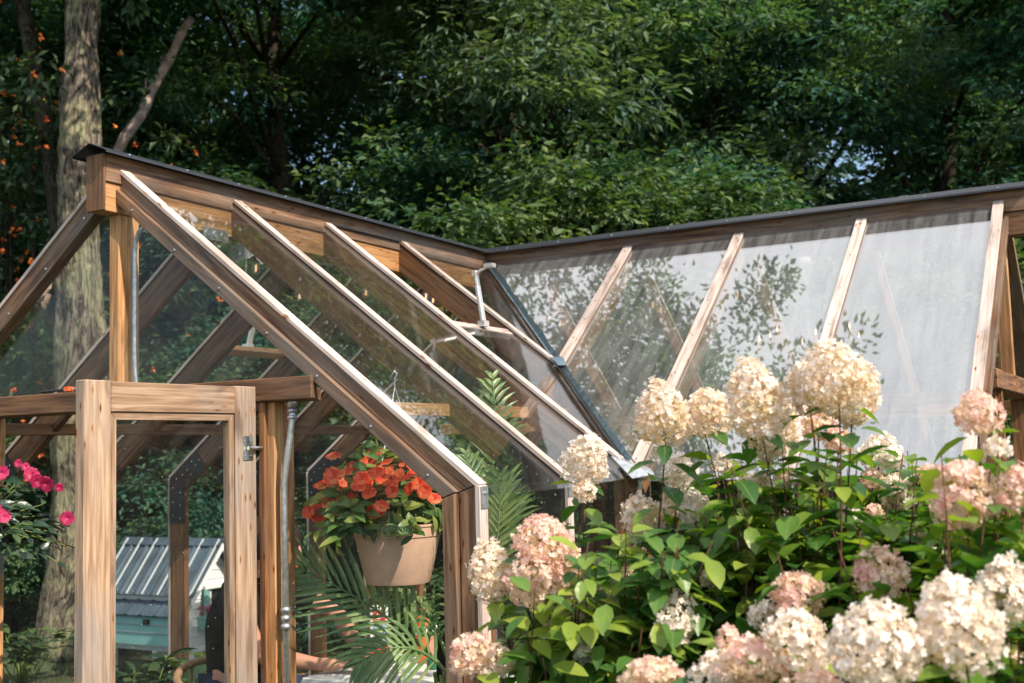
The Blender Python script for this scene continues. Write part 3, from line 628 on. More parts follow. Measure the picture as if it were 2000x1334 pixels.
def tree_parts(seed, z0, z1, rad, nb, n_sp, n_lf, L0, W0, tr, bark_m, leaf_m, lean=(0, 0), spr=.5, h=None):
    (p, d, nn, Ls, Ws, lv), limbs = crown_mesh(seed, z0, z1, rad, nb, n_sp, n_lf, L0, W0, spr)
    rg = random.Random(seed); top = h or z1*.93
    tb = MB(); n = 12; path = [Vector((lean[0]*(t/n)**1.4+.10*math.sin(t*1.1+seed), lean[1]*(t/n)**1.4+.10*math.cos(t*.9+seed), top*t/n)) for t in range(n+1)]
    tb.tube(path, [tr*(1.25 if t == 0 else 1)*(1-.80*(t/n)) for t in range(n+1)], 12)
    for c in limbs:
        c = Vector(c); zz = max(.18*top, c.z-.55*math.hypot(c.x, c.y)-.2); k = min(n-1, max(1, int(zz/top*n))); b = path[k]; r = tr*(1-.8*k/n)*.42
        mid = b.lerp(c, .5)+Vector((0, 0, .12*(c-b).length)); tb.tube([b, b.lerp(mid, .5), mid, mid.lerp(c, .6), c], [r, r*.8, r*.55, r*.35, r*.1], 6)
        for q in range(3): e = mid.lerp(c, .4+.2*q); tb.tube([e, e+Vector((rg.uniform(-.5, .5), rg.uniform(-.5, .5), rg.uniform(-.1, .5)))], [r*.22, r*.05], 4)
    return mesh('trunk', tb.v, tb.f), leaves_mesh('crown', p, d, nn, Ls, Ws, lv=lv)
def place_tree(meshes, loc, rz, sc_, label, cat='tree', group=None, bark_m='bark_dark', leaf_m='leaf_forest', name='tree'):
    e = empty(name, loc, label, cat, group); e.rotation_euler = (0, 0, rz); e.scale = sc_
    for nm, me, mm in (('trunk', meshes[0], bark_m), ('crown', meshes[1], leaf_m)):
        o = bpy.data.objects.new(nm, me); C.objects.link(o); o.parent = e
        if not me.materials: me.materials.append(None)
        o.material_slots[0].link = 'OBJECT'; o.material_slots[0].material = MT[mm]
        if nm == 'trunk': me.shade_smooth()
    return e
VA = tree_parts(11, 1.6, 11.5, 3.1, 36, 22, 84, .115, .052, .24, 0, 0, (.4, .2))
VB = tree_parts(23, 1.2, 10.5, 2.7, 34, 22, 90, .105, .052, .20, 0, 0, (-.3, .3))
VC = tree_parts(37, 1.3, 12.0, 3.3, 46, 22, 70, .15, .052, .28, 0, 0, (.2, -.4))
VS = tree_parts(51, .3, 4.6, 1.9, 28, 20, 80, .085, .048, .09, 0, 0, (.2, .1), .36)
def polar(px, dist): # a ground point in the direction the photograph's column shows
    d = fwd + rgt*((px-1000)/FPX); h = Vector((d.x, d.y, 0)).normalized()*dist
    return Vector((CAM.x+h.x, CAM.y+h.y, 0))
def T(V, px, dist, rz, s, lm, label, name='tree', sz=.83, group='forest trees behind the greenhouse', bm='bark_dark'):
    q = polar(px, dist); q.z = gz(q.x, q.y)-.05
    return place_tree(V, q, rz, (s, s, s*sz), label, 'tree' if name != 'shrub' else 'shrub', group, bm, lm, name)
# front row
T(VC, 980, 14.8, .4, .98, 'leaf_forest_grey', 'tall grey-green tree with drooping lit sprays filling the top centre of the photo')
T(VA, 560, 14.5, 2.0, 1.0, 'leaf_forest', 'dark leafy tree standing right of the leaning dead trunk')
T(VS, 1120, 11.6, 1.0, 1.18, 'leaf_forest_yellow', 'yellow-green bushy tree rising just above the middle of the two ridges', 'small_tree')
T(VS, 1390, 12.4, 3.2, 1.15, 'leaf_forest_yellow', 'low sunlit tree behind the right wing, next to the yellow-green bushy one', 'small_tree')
T(VB, 1370, 15.0, 4.1, .98, 'leaf_forest', 'mid green tree above the middle of the right wing ridge')
T(VA, 1840, 15.5, 5.2, .94, 'leaf_forest', 'loose-leaved tree at the upper right with blue sky showing through it')
T(VB, 250, 15.5, 1.2, 1.0, 'leaf_forest', 'dark tree directly behind the pale mossy trunk')
T(VS, 830, 11.8, 5.0, .85, 'leaf_forest_grey', 'small grey-green tree peeping over the near ridge', 'small_tree')
T(VS, 560, 11.5, 2.3, .80, 'leaf_forest', 'small dark tree behind the near roof slope', 'small_tree')
T(VS, 1800, 12.0, .3, .92, 'leaf_forest', 'small dark tree behind the right end of the right wing', 'small_tree')
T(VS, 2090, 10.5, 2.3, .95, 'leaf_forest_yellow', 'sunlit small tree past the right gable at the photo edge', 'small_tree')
# second row
for px, ds, rz, s, V, lm, lb in ((1130, 20, 2.6, 1.12, VA, 'leaf_forest', 'dark tree deep in the forest right of centre, behind the grey-green tree'),
        (760, 19.5, 4.4, 1.2, VB, 'leaf_forest', 'dark tree deep in the forest left of centre, above the near ridge'),
        (400, 20, 3.3, 1.1, VC, 'leaf_forest', 'dark tree deep in the forest behind the leaning dead trunk'),
        (40, 18.5, 5.9, 1.15, VA, 'leaf_forest', 'dark tree deep in the forest at the top left corner'),
        (1560, 20.5, 1.7, 1.05, VC, 'leaf_forest', 'dark tree deep in the forest above the chandelier'),
        (2010, 20.5, .2, 1.12, VB, 'leaf_forest_grey', 'tree deep in the forest at the top right corner'),
        (-170, 15.5, 2.8, 1.05, VB, 'leaf_forest', 'dark tree reaching in from beyond the left edge'),
        (2230, 15, 1.8, 1.0, VA, 'leaf_forest', 'dark tree reaching in from beyond the right edge')):
    T(V, px, ds, rz, s, lm, lb)
# far wood closing the view: one mass nobody could count
rg = np.random.default_rng(5); P = []
for k in range(1150):
    px = rg.uniform(-900, 2900); q = polar(px, rg.uniform(25, 33)); P.append((q.x, q.y, gz(q.x, q.y)+rg.random()**.9*(10.8-(3.4 if px > 1500 else 0)+1.8*math.sin(px*.021))))
o = link('far_wood', leaves_mesh('far_wood', *sprays(rg, np.array(P), 1.0, 42, .42, .20)[:5]), 'leaf_far'); o['kind'] = 'stuff'; o['label'] = 'dark dense wood far behind the greenhouse'; o['category'] = 'wood'
# pale mossy trunk, forked low, with its crown high out of the frame
def big_trunk():
    b = polar(148, 11.2); e = empty('tree', b, 'big tree with a thick pale mossy trunk at the left of the photo', 'tree')
    tb = MB(); P = []; R_ = []; n = 110
    for k in range(n+1):
        z = 13.5*k/n; P.append((.03*math.sin(z*.9)+.025*z*(z > 2), .05*math.cos(z*.7), z)); R_.append((.255-.0185*z)*(1+.05*math.sin(z*3.1)+.04*math.sin(z*7.7))+(.14*math.exp(-z*1.6)))
    tb.tube(P, R_, 28)
    # swelling side stem hugging the main one
    P2 = []; R2 = []
    for k in range(34):
        z = 9.6*k/33; P2.append((-.17-.02*z-(.0 if z < 3.6 else (z-3.6)**1.25*.17), .05, z)); R2.append(max(.03, .125-.0095*z))
    lb2 = MB(); lb2.tube(P2, R2, 18); lb2.build('side_stem', 'bark_dark', e, True)
    rr = random.Random(3)
    vs = []
    for v in tb.v:
        f = 1+.0; th = math.atan2(v[1], v[0]); n_ = math.sin(th*9+v[2]*1.3)*.014+math.sin(th*5-v[2]*2.7)*.016+math.sin(th*14+v[2]*5)*.006+rr.uniform(-.010, .010); l = math.hypot(v[0], v[1])+1e-6
        vs.append((v[0]*(1+n_/l), v[1]*(1+n_/l), v[2]))
    tb.v = vs
    for k in range(5): # burrs
        pass
    o = link('trunk', mesh('trunk', tb.v, tb.f), 'bark_pale', e, True)
    (p, d, nn, Ls, Ws, lv), limbs = crown_mesh(77, 6.8, 14.5, 3.9, 38, 22, 95, .105, .05, .45)
    lb = MB()
    for c in limbs:
        c = Vector(c); bz = Vector((0, 0, max(6.3, c.z-2.2))); mid = bz.lerp(c, .5)+Vector((0, 0, .3)); lb.tube([bz, mid, c], [.07, .045, .012], 6)
    lb.build('limbs', 'bark_pale', e, True)
    link('crown', leaves_mesh('crown', p, d, nn, Ls, Ws, lv=lv), 'leaf_forest', e)
big_trunk()
# leaning dead trunk
e = empty('dead_trunk', polar(232, 11.9), 'bare grey dead trunk leaning to the right beside the mossy tree', 'dead tree')
b0 = atd(232, 300, 11.9)-e.location; b1 = atd(376, 30, 12.3)-e.location; bb = b0+(b0-b1)*1.15
tb = MB(); n = 24
pts = [bb.lerp(b1, k/n)+Vector((.03*math.sin(k*1.3), 0, .03*math.cos(k*.9))) for k in range(n+1)]
tb.tube(pts, [.074*(1-.45*k/n)*(1+.08*math.sin(k*2.3)) for k in range(n+1)], 12)
for k, l in ((15, .5), (18, .4), (21, .35)): tb.tube([pts[k], pts[k]+Vector((.12*l, .1, .5*l)), pts[k]+Vector((.1*l, .1, l))], [.03, .02, .006], 6)
tb.build('trunk', 'dead_wood', e, True)
# creeper with orange flowers behind the left side
def creeper():
    q = polar(-20, 12.4); e = empty('flowering_creeper', q, 'tangled creeper with small orange flowers at the left edge behind the big trunk', 'creeper')
    rg = np.random.default_rng(9); P = np.stack([rg.normal(0, .75, 150), rg.normal(0, .6, 150), 1.2+4.4*rg.random(150)], 1)
    link('foliage', leaves_mesh('foliage', *sprays(rg, P, .35, 60, .10, .05)[:5]), 'leaf_under', e)
    st = MB()
    for k in range(9): x = rg.uniform(-.5, .5); st.tube([(x*.4, 0, 0), (x, .1, 2), (x*1.3, .0, 3.6), (x*1.1, 0, 5.2)], [.04, .03, .02, .008], 6)
    st.build('stem', 'bark_dark', e, True)
    n = 520; c = P[rg.integers(0, 150, n)]+rg.normal(0, .28, (n, 3)); c[:, 1] -= .25
    c5 = np.repeat(c, 5, axis=0); d = rg.normal(size=(n*5, 3)); nn = rg.normal(size=(n*5, 3))
    o = link('flowers', leaves_mesh('flowers', c5, d, nn, np.full(n*5, .040), np.full(n*5, .030)), 'petal_orange', e); o['kind'] = 'stuff'
creeper()

# ------------------------------------------------------------------ hydrangeas
def blade_mesh(name, pos, dr, nr, Ln, W, curl=.25, fold=.18, lv=None):
    """broad leaves with a midrib: eleven points and eight faces each"""
    n = len(pos); dr = dr/np.linalg.norm(dr, axis=1, keepdims=True)
    s_ = np.cross(dr, nr); s_ /= (np.linalg.norm(s_, axis=1, keepdims=True)+1e-9); nn = np.cross(s_, dr)
    Ln = Ln[:, None]; W = W[:, None]; ts = [0, .22, .5, .78, 1.0]; ws = [0, .38, .5, .33, 0]
    curl = np.asarray(curl)*np.ones(n); curl = curl[:, None]
    v = np.empty((n, 11, 3)); rib = np.zeros((n, 11))
    for k, t in enumerate(ts):
        c = pos+dr*Ln*t-nn*Ln*curl*t*t; v[:, k] = c; rib[:, k] = 1
        if 0 < k < 4:
            v[:, 5+(k-1)*2] = c+s_*W*ws[k]+nn*W*fold*ws[k]*2; v[:, 6+(k-1)*2] = c-s_*W*ws[k]+nn*W*fold*ws[k]*2
    F = [(0, 5, 1), (1, 5, 7, 2), (2, 7, 9, 3), (3, 9, 4), (0, 1, 6), (1, 2, 8, 6), (2, 3, 10, 8), (3, 4, 10)]
    base = np.arange(n)*11; loops = []; st = []; tot = []; 
    flat = np.concatenate([np.array(f) for f in F]); ln = np.array([len(f) for f in F]); off = np.concatenate([[0], np.cumsum(ln)[:-1]])
    me = bpy.data.meshes.new(name); me.vertices.add(n*11); me.vertices.foreach_set('co', v.reshape(-1).astype(np.float32))
    me.loops.add(n*len(flat)); me.loops.foreach_set('vertex_index', (base[:, None]+flat).ravel().astype(np.int32))
    me.polygons.add(n*8); me.polygons.foreach_set('loop_start', (np.arange(n)[:, None]*len(flat)+off).ravel().astype(np.int32))
    me.update(calc_edges=True); me.shade_smooth()
    lv = lv if lv is not None else np.random.default_rng(n).random(n)
    me.attributes.new('lv', 'FLOAT', 'FACE').data.foreach_set('value', np.repeat(lv, 8).astype(np.float32))
    me.attributes.new('rib', 'FLOAT', 'POINT').data.foreach_set('value', rib.ravel().astype(np.float32))
    return me
def rib_material(name, light, amt=.5):
    """brightens the midrib of a leaf material built by leafmat"""
    m = MT[name]; t = m.node_tree; L = t.links.new
    pr = next(n for n in t.nodes if n.type == 'BSDF_PRINCIPLED'); src = pr.inputs['Base Color'].links[0].from_socket
    at_ = N(t, 'ShaderNodeAttribute', attribute_name='rib'); mr = N(t, 'ShaderNodeMapRange', i_From_Min=.86, i_From_Max=.97, i_To_Max=amt); L(at_.outputs['Fac'], mr.inputs['Value'])
    mm = N(t, 'ShaderNodeMix', data_type='RGBA'); L(mr.outputs[0], mm.inputs[0]); L(src, mm.inputs[6]); mm.inputs[7].default_value = (*light, 1); L(mm.outputs[2], pr.inputs['Base Color'])
    tc = N(t, 'ShaderNodeTexCoord'); n = N(t, 'ShaderNodeTexNoise', i_Scale=70.0, i_Detail=3.0); L(tc.outputs['Object'], n.inputs['Vector'])
    bp = N(t, 'ShaderNodeBump'); bp.inputs['Strength'].default_value = .5; bp.inputs['Distance'].default_value = .004; L(n.outputs['Fac'], bp.inputs['Height']); L(bp.outputs[0], pr.inputs['Normal'])
for k in ('leaf_hyd', 'leaf_imp', 'leaf_imp_dark'): rib_material(k, (.22, .32, .10) if k != 'leaf_imp_dark' else (.08, .14, .08))
def bloom_mesh(seed, w, h, fs=.0105, cone=.25, dens=1.0, spiky=False):
    """a hydrangea head: hundreds of four-petalled florets over a rounded cone"""
    rg = np.random.default_rng(seed); area = math.pi*w*h*1.05; nf = int(area/(fs*fs*2.3)*dens)
    u = rg.random(nf)*2-1; th = rg.random(nf)*2*math.pi; r = np.sqrt(1-u*u)
    d = np.stack([r*np.cos(th), r*np.sin(th), u], 1)
    lump = 1+.09*np.sin(d[:, 0]*3.1+seed*1.7)*np.cos(d[:, 2]*2.7+seed)+.055*np.sin(d[:, 0]*7+seed)*np.cos(d[:, 1]*6+seed*2)+.05*np.sin(d[:, 2]*9+seed*3)+.035*rg.normal(size=nf)
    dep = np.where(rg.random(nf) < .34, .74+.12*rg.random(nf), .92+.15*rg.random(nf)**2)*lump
    taper = 1-cone*d[:, 2]*.9
    c = d*dep[:, None]; c[:, 0] *= w/2*taper; c[:, 1] *= w/2*taper; c[:, 2] *= h/2
    nrm = d+rg.normal(size=(nf, 3))*.55; nrm /= np.linalg.norm(nrm, axis=1, keepdims=True)
    tx = np.cross(nrm, rg.normal(size=(nf, 3))); tx /= np.linalg.norm(tx, axis=1, keepdims=True); ty = np.cross(nrm, tx)
    R_ = fs*(.75+.5*rg.random(nf)); cup = .25+.5*rg.random(nf)
    V = np.empty((nf, 4, 6, 3))
    for k in range(4):
        an = k*math.pi/2; e = tx*math.cos(an)+ty*math.sin(an); f = -tx*math.sin(an)+ty*math.cos(an)
        for j, (l, s, hh) in enumerate([(.06, 0, 0), (.45, .40, .12), (.85, .36, .30), (1.05, 0, .34), (.85, -.36, .30), (.45, -.40, .12)]):
            V[:, k, j] = c+R_[:, None]*(e*l+f*s+nrm*(hh*cup)[:, None]*1.2)
    n = nf*4; idx = np.arange(n*6)
    me = bpy.data.meshes.new('flower_head'); me.vertices.add(n*6); me.vertices.foreach_set('co', V.reshape(-1).astype(np.float32))
    me.loops.add(n*6); me.loops.foreach_set('vertex_index', idx.astype(np.int32)); me.polygons.add(n); me.polygons.foreach_set('loop_start', (np.arange(n)*6).astype(np.int32)); me.update(calc_edges=True)
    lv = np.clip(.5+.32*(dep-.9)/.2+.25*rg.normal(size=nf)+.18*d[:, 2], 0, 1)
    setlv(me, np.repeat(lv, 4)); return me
BL = [  # px, py, width, height (photo pixels), distance, kind
 (1293,808,100,128,2.75,'cream'),(1380,806,96,92,2.8,'cream'),(1478,788,112,168,2.6,'cream'),(1527,822,60,92,2.75,'cream'),(1628,738,128,132,2.5,'cream'),
 (1672,772,84,118,2.56,'cream'),(1574,756,72,92,2.58,'cream'),(1910,806,88,76,2.35,'pink'),(1145,894,84,96,3.05,'white'),(1143,958,44,36,3.0,'cream'),
 (1252,1006,78,80,2.8,'cream'),(1330,922,62,64,2.9,'white'),(1318,980,50,58,2.95,'cream'),(1356,992,62,66,2.8,'white'),(1062,1056,112,92,2.7,'pink'),
 (958,1114,84,112,2.75,'cream'),(1046,1126,112,108,2.68,'pink'),(1108,1092,64,60,2.75,'pink'),(1120,1186,66,82,2.7,'white'),(1184,1158,70,52,2.8,'white'),
 (920,1276,86,72,2.6,'pink'),(974,1288,54,54,2.6,'cream'),(1320,1208,72,104,2.5,'white'),(1722,884,86,66,2.9,'white'),(1752,962,66,68,2.8,'cream'),
 (1704,934,44,38,2.85,'pink'),(1660,1014,52,50,2.7,'white'),(1708,1000,34,30,2.7,'pink'),(1880,968,122,124,2.15,'pink'),(1990,954,74,90,2.1,'pink'),
 (1950,872,46,40,2.2,'white'),(1718,1116,96,94,2.25,'pink'),(1940,1092,104,84,2.6,'rust'),(1556,1160,104,76,2.35,'pink'),(1712,1262,168,156,1.85,'white'),
 (1866,1216,152,184,1.85,'white'),(1962,1158,106,136,2.0,'white'),(1556,1246,126,104,2.05,'white'),(1478,1296,150,92,2.1,'pink'),(1425,1248,46,42,2.2,'pink'),
 (1400,1316,108,70,2.15,'white'),(1274,1318,112,66,2.25,'pink'),(1618,1292,62,58,2.1,'pink'),(1488,1200,48,50,2.4,'white'),(1476,946,66,40,2.75,'cream'),
 (1602,826,70,62,2.8,'pink'),(1502,872,64,48,2.8,'cream'),(1640,862,52,46,2.75,'pink'),(1975,1292,56,46,2.2,'cream'),(1290,1090,30,26,2.8,'white'),
 (1600,1345,120,60,1.95,'pink'),(1410,905,34,30,2.8,'white'),(1530,935,36,40,2.85,'cream'),(1585,1075,30,30,2.75,'pink'),(1450,1065,34,32,2.7,'white'),(1810,925,36,32,2.75,'pink'),(1640,1120,34,40,2.6,'white'),(1235,1120,34,30,2.7,'pink'),(1390,1130,40,36,2.6,'cream'),(1790,1050,40,42,2.6,'cream'),(1140,1270,40,44,2.6,'white'),(1075,1235,36,40,2.7,'pink'),(1835,1090,38,36,2.5,'white')]
hs = [empty('hydrangea', (2.35, -.62, 0), 'panicle hydrangea with peach and cream heads nearest the greenhouse corner post', 'hydrangea', 'hydrangeas before the right wing'),
      empty('hydrangea', (3.0, -.75, 0), 'tallest panicle hydrangea, its big cream heads standing before the chandelier', 'hydrangea', 'hydrangeas before the right wing'),
      empty('hydrangea', (3.42, -1.35, 0), 'nearest panicle hydrangea with large white and pink heads at the lower right', 'hydrangea', 'hydrangeas before the right wing')]
SH = {i: dict(stem=MB(), lp=[], ld=[], ln=[], ll=[]) for i in range(3)}
hr = random.Random(21)
def owner(px, py, d):
    if px < 1370 or (px < 1450 and py > 1280 and d > 2.14): return 0
    if px < 1560: return 1
    if d < 2.42 and (py > 900 or px > 1850): return 2
    return 1
def add_stem(k, tip, L_leaf, n_pairs, rr=.0032, mid_leaf=1.0):
    base = hs[k].location+Vector((hr.uniform(-.16, .16), hr.uniform(-.16, .16), .02)); o = hs[k].location
    mid = base.lerp(tip, .55)+Vector((hr.uniform(-.10, .10), hr.uniform(-.10, .10), .10)); pts = []
    for j in range(13):
        t = j/12; pts.append(base*(1-t)**2+mid*2*t*(1-t)+tip*t*t)
    SH[k]['stem'].tube([p-o for p in pts], [.0045*(1-t/12)+rr for t in range(13)], 6)
    ln = sum((pts[j+1]-pts[j]).length for j in range(12)); roll = hr.uniform(0, 6)
    for j in range(n_pairs):
        t = 1-(.030+.066*j+hr.uniform(-.01, .01))/ln*1.0
        if t < .12: break
        p = base*(1-t)**2+mid*2*t*(1-t)+tip*t*t; tg = ((mid-base)*(1-t)+(tip-mid)*t).normalized(); a1 = tg.orthogonal().normalized(); b1 = tg.cross(a1); roll += math.pi/2+hr.uniform(-.3, .3)
        for s in (0, 1, 2) if j % 3 == 1 and hr.random() < .4 else (0, 1):
            an = roll+s*math.pi+hr.uniform(-.25, .25); d = (a1*math.cos(an)+b1*math.sin(an)); sz = L_leaf*hr.uniform(.7, 1.25)*(1 if j else .9)
            pet = p+d*.018
            SH[k]['lp'].append(tuple(pet-o)); SH[k]['ld'].append(tuple(d+tg*hr.uniform(-.1, .5)+Vector((0, 0, hr.uniform(-.65, .2))))); SH[k]['ln'].append(tuple(tg*.8+Vector((hr.uniform(-.3, .3), hr.uniform(-.3, .3), .7)))); SH[k]['ll'].append(sz)
for i, (px, py, wpx, hpx, d, kind) in enumerate(BL):
    k = owner(px, py, d); c = atd(px, py, d); w_, h_ = wpx*d/FPX*1.0, hpx*d/FPX*1.06
    tilt = Vector((hr.uniform(-.35, .35), hr.uniform(-.35, .35), 1)).normalized()
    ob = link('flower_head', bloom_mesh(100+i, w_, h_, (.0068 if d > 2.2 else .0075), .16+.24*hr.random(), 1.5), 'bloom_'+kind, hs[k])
    ob.location = c-hs[k].location; ob.rotation_euler = tilt.to_track_quat('Z', 'Y').to_euler()
    add_stem(k, c-tilt*h_*.30, .082, 9, .0018)
for k, n, reg in ((0, 200, (1000, 1420, 985, 1420, 2.45, 3.25)), (1, 260, (1400, 1880, 880, 1400, 2.5, 3.2)), (2, 125, (1500, 2080, 1010, 1440, 2.3, 2.9)), (1, 14, (1180, 1420, 960, 1100, 2.7, 3.2)), (2, 18, (1800, 2060, 880, 1060, 2.1, 2.6))):
    for j in range(n):
        px, py, d = hr.uniform(reg[0], reg[1]), hr.uniform(reg[2], reg[3]), hr.uniform(reg[4], reg[5])
        if px < 1120 and py < 1130: continue
        if px < 1250 and py < 1010+(1250-px)*.35: continue
        tip = atd(px, py, d)
        if tip.x < 1.98 and tip.y > -.2: continue
        add_stem(k, tip, .077, 14 if k < 2 else 16, .0014)
for k, e in enumerate(hs):
    s = SH[k]; ob = s['stem'].build('stems', 'stem_brown', e, True); n = len(s['lp']); rg = np.random.default_rng(k)
    ll = np.array(s['ll']); link('foliage', blade_mesh('foliage', np.array(s['lp']), np.array(s['ld']), np.array(s['ln']), ll, ll*(.50+.12*rg.random(n)), curl=.05+.35*rg.random(n), lv=rg.random(n)), 'leaf_hyd', e)

# ------------------------------------------------------------------ hanging planters
def flower_mesh(seed, r):
    rg = random.Random(seed); mb = MB()
    for k in range(5):
        an = k*2*math.pi/5+rg.uniform(-.12, .12); w_ = r*.86; e = Vector((math.cos(an), math.sin(an), 0)); f = Vector((-math.sin(an), math.cos(an), 0)); u = Vector((0, 0, 1))
        z = [0, .10, .16, .10+rg.uniform(-.08, .1), .02]; 
        P = [Vector((0, 0, 0))]
        for l, wd, zz in ((.35, .55, .10), (.75, .95, .16), (1.0, .62, .10)):
            for sg in (-1, 1): P.append(e*r*l+f*w_*wd*.5*sg*1.3+u*r*(zz+rg.uniform(-.05, .07))+u*r*.03*k)
        P.append(e*r*1.02+u*r*.10+u*r*.03*k-e*r*.08)
        mb.add(P, [(0, 1, 2), (1, 3, 4, 2), (3, 5, 7), (3, 7, 4), (4, 7, 6)])
    me = mesh('flower', mb.v, mb.f); me.shade_smooth(); setlv(me, [rg.random() for _ in mb.f]); return me
def planter(loc, rad, hgt, petals, leafm, label, hook, nfl, nst, spread, rise, seed, flw_bias, potm='pot_clay', fr=.031, group='hanging planters'):
    e = empty('hanging_planter', loc, label, 'hanging planter', None); rr = random.Random(seed)
    rt, rb, h = rad, rad*.73, hgt; seg = 40; mb = MB()
    mb.lathe((0, 0, 0), [(rb*.97, -h), (rb, -h+.006), (rt*.955, -.052), (rt*.955, -.050), (rt*.985, -.046), (rt, -.010), (rt*1.03, -.008), (rt*1.03, 0), (rt*.95, 0), (rt*.93, -.03)], seg)
    p = mb.build('pot', potm, e, False)
    for pl in p.data.polygons: pl.use_smooth = len(pl.vertices) == 4
    p.data.materials[0] = MT[potm]; md = p.modifiers.new('e', 'EDGE_SPLIT')
    sb = MB(); sb.lathe((0, 0, 0), [(rt*.93, -.03), (rt*.5, -.015), (.001, -.01)], 24); sb.build('soil', 'soil', e)
    hb = MB()
    for k in range(3): an = k*2.094+.5; hb.tube([(rt*.98*math.cos(an), rt*.98*math.sin(an), -.01), (0, 0, hook-.05)], .0022, 6)
    hb.tube([(0, 0, hook-.06), (0, 0, hook-.02), (.012, 0, hook), (0, 0, hook+.012), (-.010, 0, hook)], .003, 6); hb.build('hanger', 'galv', e)
    lp, ld, ln, ll = [], [], [], []; sb = MB()
    for k in range(nst):
        an = rr.uniform(0, 6.283); q = rr.random()**.6; R_ = spread*q
        tip = Vector((R_*math.cos(an)+flw_bias[0]*q, R_*math.sin(an)+flw_bias[1]*q, rise*(1-.85*q**2.2)*rr.uniform(.5, 1.05)-.16*max(0, q-.75)*3*rr.random()))
        b = Vector((rt*.6*q*math.cos(an), rt*.6*q*math.sin(an), -.01)); m_ = b.lerp(tip, .6)+Vector((0, 0, .04))
        sb.tube([b, m_, tip], [.004, .003, .0018], 5)
        for j in range(7):
            t = .45+.09*j; pp = b.lerp(m_, min(1, t*1.6)) if t < .62 else m_.lerp(tip, (t-.62)/.38); a2 = rr.uniform(0, 6.28)
            d = Vector((math.cos(a2), math.sin(a2), rr.uniform(-.5, .35)))+(tip-b).normalized()*.5
            lp.append(tuple(pp)); ld.append(tuple(d)); ln.append((rr.uniform(-.4, .4)+.7*math.cos(an), rr.uniform(-.4, .4)+.7*math.sin(an)-.3, .7)); ll.append(rr.uniform(.05, .09))
    # long leaves hanging over the rim
    for k in range(44):
        an = rr.uniform(0, 6.283); p0 = Vector((rt*1.0*math.cos(an), rt*1.0*math.sin(an), .01+rr.uniform(0, .05))); lp.append(tuple(p0)); ld.append((math.cos(an)*.5, math.sin(an)*.5, -1)); ln.append((math.cos(an), math.sin(an), .3)); ll.append(rr.uniform(.06, .10))
    sb.build('stems', 'stem_green', e, True); n = len(lp); ll = np.array(ll)
    link('foliage', blade_mesh('foliage', np.array(lp), np.array(ld), np.array(ln), ll, ll*.42, curl=.3, lv=np.random.default_rng(seed).random(n)), leafm, e)
    return e, rr, rt
PS = at(776, 1022, 1, .32)
e1, rr, rt = planter(PS, .168, .222, 'petal_red', 'leaf_imp', 'tan plastic pot of orange-red impatiens hanging inside the gable beside the corner post', 2.0-PS.z, 0, 120, .27, .33, 4, (-.07, -.04))
e1.name = 'hanging_planter'
fm = [flower_mesh(300+k, .033) for k in range(5)]
FL = [(652,893),(720,905),(690,915),(742,892),(765,918),(790,905),(735,925),(705,935),(665,945),(640,958),(625,975),(612,990),(650,930),(700,952),(718,945),(770,945),(800,955),(818,945),(780,930),(755,905),(830,960),(690,965),(660,985),(672,1000),(728,1000),(745,990),(812,925),(848,975),(735,880),(715,893),(630,950),(603,1000),(675,925),(712,930),(750,940),(645,1005),(620,1010),(765,960),(795,935),(806,910),(700,1010),(745,1010),(668,970),(758,925),(722,965),(640,985)]
for k, (px, py) in enumerate(FL):
    q = at(px, py, 1, .32-.20-.05*math.cos(k)+(.12 if py < 925 else 0)); o = bpy.data.objects.new('flower', fm[k % 5]); C.objects.link(o); o.parent = e1; o.location = q-e1.location
    if not fm[k % 5].materials: fm[k % 5].materials.append(MT['petal_red'])
    nrm = Vector((rnd.uniform(-.4, .9), -1+rnd.uniform(-.2, .5), rnd.uniform(.1, 1.1))); o.rotation_euler = nrm.to_track_quat('Z', 'Y').to_euler(); o.scale = [rnd.uniform(.75, 1.1)]*3
PP = at(-62, 1060, 1, -.16)
e2, rr, rt = planter(PP, .16, .20, 'petal_pink', 'leaf_imp_dark', 'basket of bright pink impatiens with dark leaves hanging at the left edge by the door', 2.02-PP.z, 0, 130, .38, .30, 8, (.06, -.03), 'mount')
fm2 = [flower_mesh(400+k, .031) for k in range(4)]
for k, (px, py) in enumerate([(62,928),(74,940),(92,945),(36,905),(50,912),(5,924),(116,952),(132,1012),(-8,1000),(8,1010),(-30,940),(-50,980)]):
    q = at(px, py, 1, -.30); o = bpy.data.objects.new('flower', fm2[k % 4]); C.objects.link(o); o.parent = e2; o.location = q-e2.location
    if not fm2[k % 4].materials: fm2[k % 4].materials.append(MT['petal_pink'])
    nrm = Vector((rnd.uniform(.1, 1.1), -1, rnd.uniform(-.2, .8))); o.rotation_euler = nrm.to_track_quat('Z', 'Y').to_euler(); o.scale = [rnd.uniform(.8, 1.1) if k not in (3, 4, 6) else .55]*3

